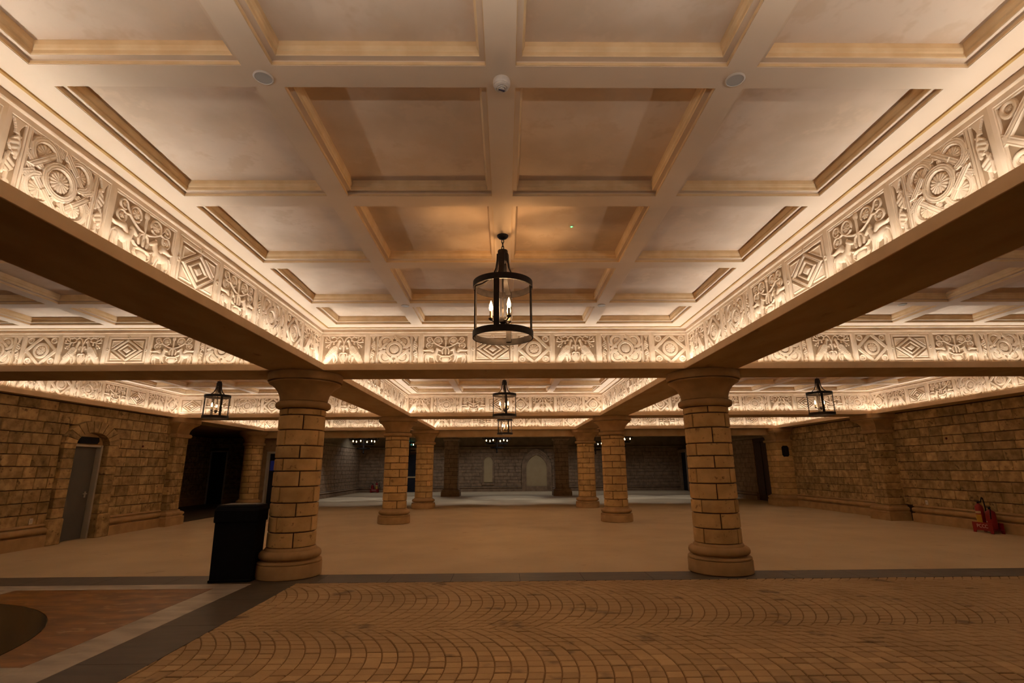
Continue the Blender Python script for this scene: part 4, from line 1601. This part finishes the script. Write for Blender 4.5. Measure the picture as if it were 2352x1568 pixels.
# unseen cool downlights added to light the far hall; left-wall ones follow its scallops
for i, (x, y, pw) in enumerate([(-7.2, 26.2, .9), (-3.4, 26.3, 1.1), (.2, 26.2, 1.2), (3.8, 26.3, 1.1), (7.6, 26.4, 1.0), (-8.9, 29.0, 1.1), (-5.6, 29.2, 1.0), (0.1, 29.2, 1.0), (6.6, 29.2, 1.0), (10.4, 28.6, 1.0),
                               (-8.9, 34.0, .55), (-5.2, 34.4, .6), (-1.4, 34.5, .6), (2.2, 34.5, .6), (6.0, 34.4, .42), (10.0, 33.6, .4)]):
    d = obj('added_downlight', hoop(.07, -.006, .012, .02, 20), M['white'], hall_ceiling, False, (x, y, HZ))
    l = bpy.data.lights.new('added_downlight_beam', 'SPOT')
    l.energy = HALL_SPOT_W * pw
    l.color = (.93, .95, 1.0)
    l.spot_size = rad(76 if y < 28 else 62 if y < 32 else 128)
    l.spot_blend = .6
    l.shadow_soft_size = .05
    o = bpy.data.objects.new('added_downlight_beam', l)
    COL.objects.link(o)
    o.parent = d
    o.location = (0, 0, -.02)

# ------------------------------------------------------------------ ceiling fittings
def speaker(x, y, label):
    s = empty('ceiling_speaker', (x, y, ZC))
    tag(s, label, 'speaker', 'round ceiling speakers')
    obj('rim', MB().lathe([(.056, 0), (.058, -.006), (.05, -.010), (.048, -.006)], 32, cap=False), M['white'], s, 40)
    obj('grille', MB().lathe([(.049, -.004), (.049, -.007), (.002, -.0075)], 32), M['framegrey'], s, 40)


speaker(-1.425, 2.577, 'round white ceiling speaker on the left rib crossing nearest the camera')
speaker(1.387, 2.582, 'round white ceiling speaker on the right rib crossing nearest the camera')
speaker(-1.425, 6.97, 'round white ceiling speaker on the left rib crossing before the far frieze')
speaker(1.387, 6.97, 'round white ceiling speaker on the right rib crossing before the far frieze')
speaker(5.752, 6.97, 'round white ceiling speaker in the right bay')

sd = empty('smoke_detector', (-.015, 2.60, ZC))
tag(sd, 'white dome smoke detector on the middle ceiling rib', 'detector')
obj('base', MB().lathe([(.050, 0), (.052, -.012), (.052, -.03), (.047, -.036)], 32), M['white'], sd, 40)
hd_ = obj('sensor_head', MB().lathe([(.046, -.034), (.044, -.05), (.034, -.056), (.033, -.052), (.028, -.052), (.027, -.060), (.022, -.061), (.021, -.055), (.017, -.055), (.016, -.066), (.002, -.068)], 32), M['white'], sd, 40)
obj('label_strip', MB().bbox(-.019, .019, -.006, .006, -.0705, -.067, .0005), M['navy'], hd_, False, None, rad(20))
for k in range(4):
    obj('vent_fin', MB().bbox(-.0015, .0015, .018, .034, -.060, -.052, .0003), M['white'], hd_, False, None, k * math.pi / 2 + .4)

gi = empty('indicator_light', (.679, 4.738, ZC + .118))
tag(gi, 'tiny green indicator light in a coffer panel beside the lantern', 'indicator')
obj('housing', MB().lathe([(.026, 0), (.026, -.006), (.018, -.010), (.012, -.006)], 24, cap=False), M['white'], gi, 40)
obj('lens', MB().lathe([(.010, -.002), (.009, -.010), (.001, -.013)], 14), M['green'], gi, 40)

# ------------------------------------------------------------------ black bin beside the left front column
bn = empty('litter_bin', (-4.06, 8.32, 0), rad(5))
tag(bn, 'tall black litter bin standing beside the left front column', 'bin')
mb = MB()
vs = []
for (a, b, z) in ((.285, .195, .03), (.295, .205, .83)):
    vs += [(-a, -b, z), (a, -b, z), (a, b, z), (-a, b, z)]
mb.add(vs, [(0, 1, 2, 3), (4, 5, 6, 7), (0, 1, 5, 4), (1, 2, 6, 5), (2, 3, 7, 6), (3, 0, 4, 7)])
obj('body', mb, M['black'], bn)
obj('foot', MB().bbox(-.30, .30, -.21, .21, 0, .035, .006), M['black'], bn)
hood = MB()
prof = [(.308, .218, .83), (.312, .222, .85), (.312, .222, 1.0), (.306, .216, 1.012), (.306, .216, 1.024), (.298, .208, 1.034), (.298, .208, 1.046), (.288, .198, 1.072), (.27, .18, 1.08)]
vs, fs = [], []
for a, b, z in prof:
    vs += [(-a, -b, z), (a, -b, z), (a, b, z), (-a, b, z)]
for j in range(len(prof) - 1):
    for i in range(4):
        k = (i + 1) % 4
        fs.append((4 * j + i, 4 * j + k, 4 * j + 4 + k, 4 * j + 4 + i))
fs += [(0, 1, 2, 3), tuple(4 * (len(prof) - 1) + i for i in range(4))]
obj('hood', hood.add(vs, fs), M['black'], bn)
obj('top_tray', MB().bbox(-.25, .25, -.16, .16, 1.08, 1.088, .003), M['slab'], bn)

# ------------------------------------------------------------------ fire extinguishers


def text_part(body, size, loc, rot, parent, m):
    cu = bpy.data.curves.new('lettering', 'FONT')
    cu.body = body
    cu.size = size
    cu.align_x, cu.align_y = 'CENTER', 'CENTER'
    cu.extrude = .001
    cu.materials.append(m)
    tmp = bpy.data.objects.new('lettering_curve', cu)
    COL.objects.link(tmp)
    me = bpy.data.meshes.new_from_object(tmp.evaluated_get(bpy.context.evaluated_depsgraph_get()))
    bpy.data.objects.remove(tmp)
    o = link('lettering', me, None, parent, loc)
    o.rotation_euler = rot
    return o


def stand(loc, rz, label, sc=1.0):
    """local x across, local -y towards the viewer"""
    s = empty('extinguisher_stand', loc, rz)
    tag(s, label, 'stand')
    mb = MB()
    poly = [(-.27, .0), (-.27, .24), (.27, .24), (.27, .0), (.20, .0), (.17, .06), (-.17, .06), (-.20, .0)]
    fr = obj('front_plate', MB().prism(poly, -.135, -.123, 'y'), M['red'], s)
    obj('back_plate', MB().prism(poly, .123, .135, 'y'), M['red'], s)
    obj('tray', MB().bbox(-.27, .27, -.123, .123, .08, .092, .003), M['red'], s)
    obj('divider', MB().bbox(-.006, .006, -.12, .12, .092, .22, .002), M['red'], s)
    text_part('PCCC', .115, (0, -.1365, .155), (rad(90), 0, 0), fr, M['lightletter'])
    return s


def extinguisher(loc, rz, r, h, label, group, kind):
    e = empty('fire_extinguisher', loc, rz)
    tag(e, label, 'fire extinguisher', group)
    body = obj('cylinder', MB().lathe([(r * .9, 0), (r, .02), (r, h - .09), (r * .93, h - .05), (r * .7, h - .02), (r * .35, h), (r * .3, h + .02)], 24), M['red'], e, 40)
    a0, a1 = rad(-150), rad(-30)
    if kind:
        obj('label', MB().lathe([(r + .0015, h * .22), (r + .0015, h * .58)], 16, (0, 0), a0, a1), M['yellow'], body, 40)
        obj('label', MB().lathe([(r + .0015, h * .62), (r + .0015, h * .72)], 16, (0, 0), a0, a1), M['cream'], body, 40)
        obj('base_label', MB().lathe([(r + .0015, h * .14), (r + .0015, h * .19)], 16, (0, 0), a0, a1), M['white'], body, 40)
    else:
        obj('label', MB().lathe([(r + .0015, h * .18), (r + .0015, h * .24)], 16, (0, 0), rad(-140), rad(-80)), M['white'], body, 40)
        obj('label', MB().lathe([(r + .0015, h * .38), (r + .0015, h * .43)], 16, (0, 0), rad(-140), rad(-95)), M['white'], body, 40)
    obj('valve', MB().lathe([(.022, h + .015), (.024, h + .05), (.012, h + .06)], 14).bbox(-.075, .035, -.012, .012, h + .055, h + .072, .003).bbox(-.085, .03, -.010, .010, h + .085, h + .097, .003), M['black'], e, 40)
    if kind:
        obj('hose', MB().tube([(.03, 0, h + .045), (.09, -.01, h + .05), (.125, -.02, h + .11), (.15, -.02, h + .165), (.175, -.02, h + .15), (.188, -.02, h + .05), (.195, -.02, h - .12)], .012, 8), M['black'], e, 40)
        obj('nozzle', MB().lathe([(.014, h - .25), (.028, h - .24), (.016, h - .12)], 12, (.195, -.02)), M['black'], e, 40)
    else:
        obj('hose', MB().tube([(.02, -.01, h + .04), (.07, -.05, h + .03), (.085, -.075, h - .06), (.08, -.085, h - .2)], .010, 8), M['black'], e, 40)


sx, sy = 11.62, 12.86
rzr = math.pi * 1.5      # local -y faces -x: the stand faces the hall
stand((sx, sy, 0), rzr, 'red fire extinguisher stand lettered in white by the right wall')


def around(o, rz, p):
    c, s = math.cos(rz), math.sin(rz)
    return (o[0] + c * p[0] - s * p[1], o[1] + s * p[0] + c * p[1], p[2])


extinguisher(around((sx, sy), rzr, (-.14, 0, .092)), rzr, .085, .56, 'taller red extinguisher with yellow label by the right wall', 'extinguishers by the right wall', True)
extinguisher(around((sx, sy), rzr, (.135, 0, .092)), rzr, .10, .44, 'shorter stout red extinguisher by the right wall', 'extinguishers by the right wall', False)
sx, sy = -9.0, 36.55
stand((sx, sy, 0), 0, 'red fire extinguisher stand in the far left corner of the hall')
extinguisher((sx + .14, sy, .092), 0, .085, .56, 'taller red extinguisher with yellow label in the far corner', 'extinguishers in the far corner', True)
extinguisher((sx - .14, sy, .092), 0, .10, .42, 'shorter stout red extinguisher in the far corner', 'extinguishers in the far corner', False)
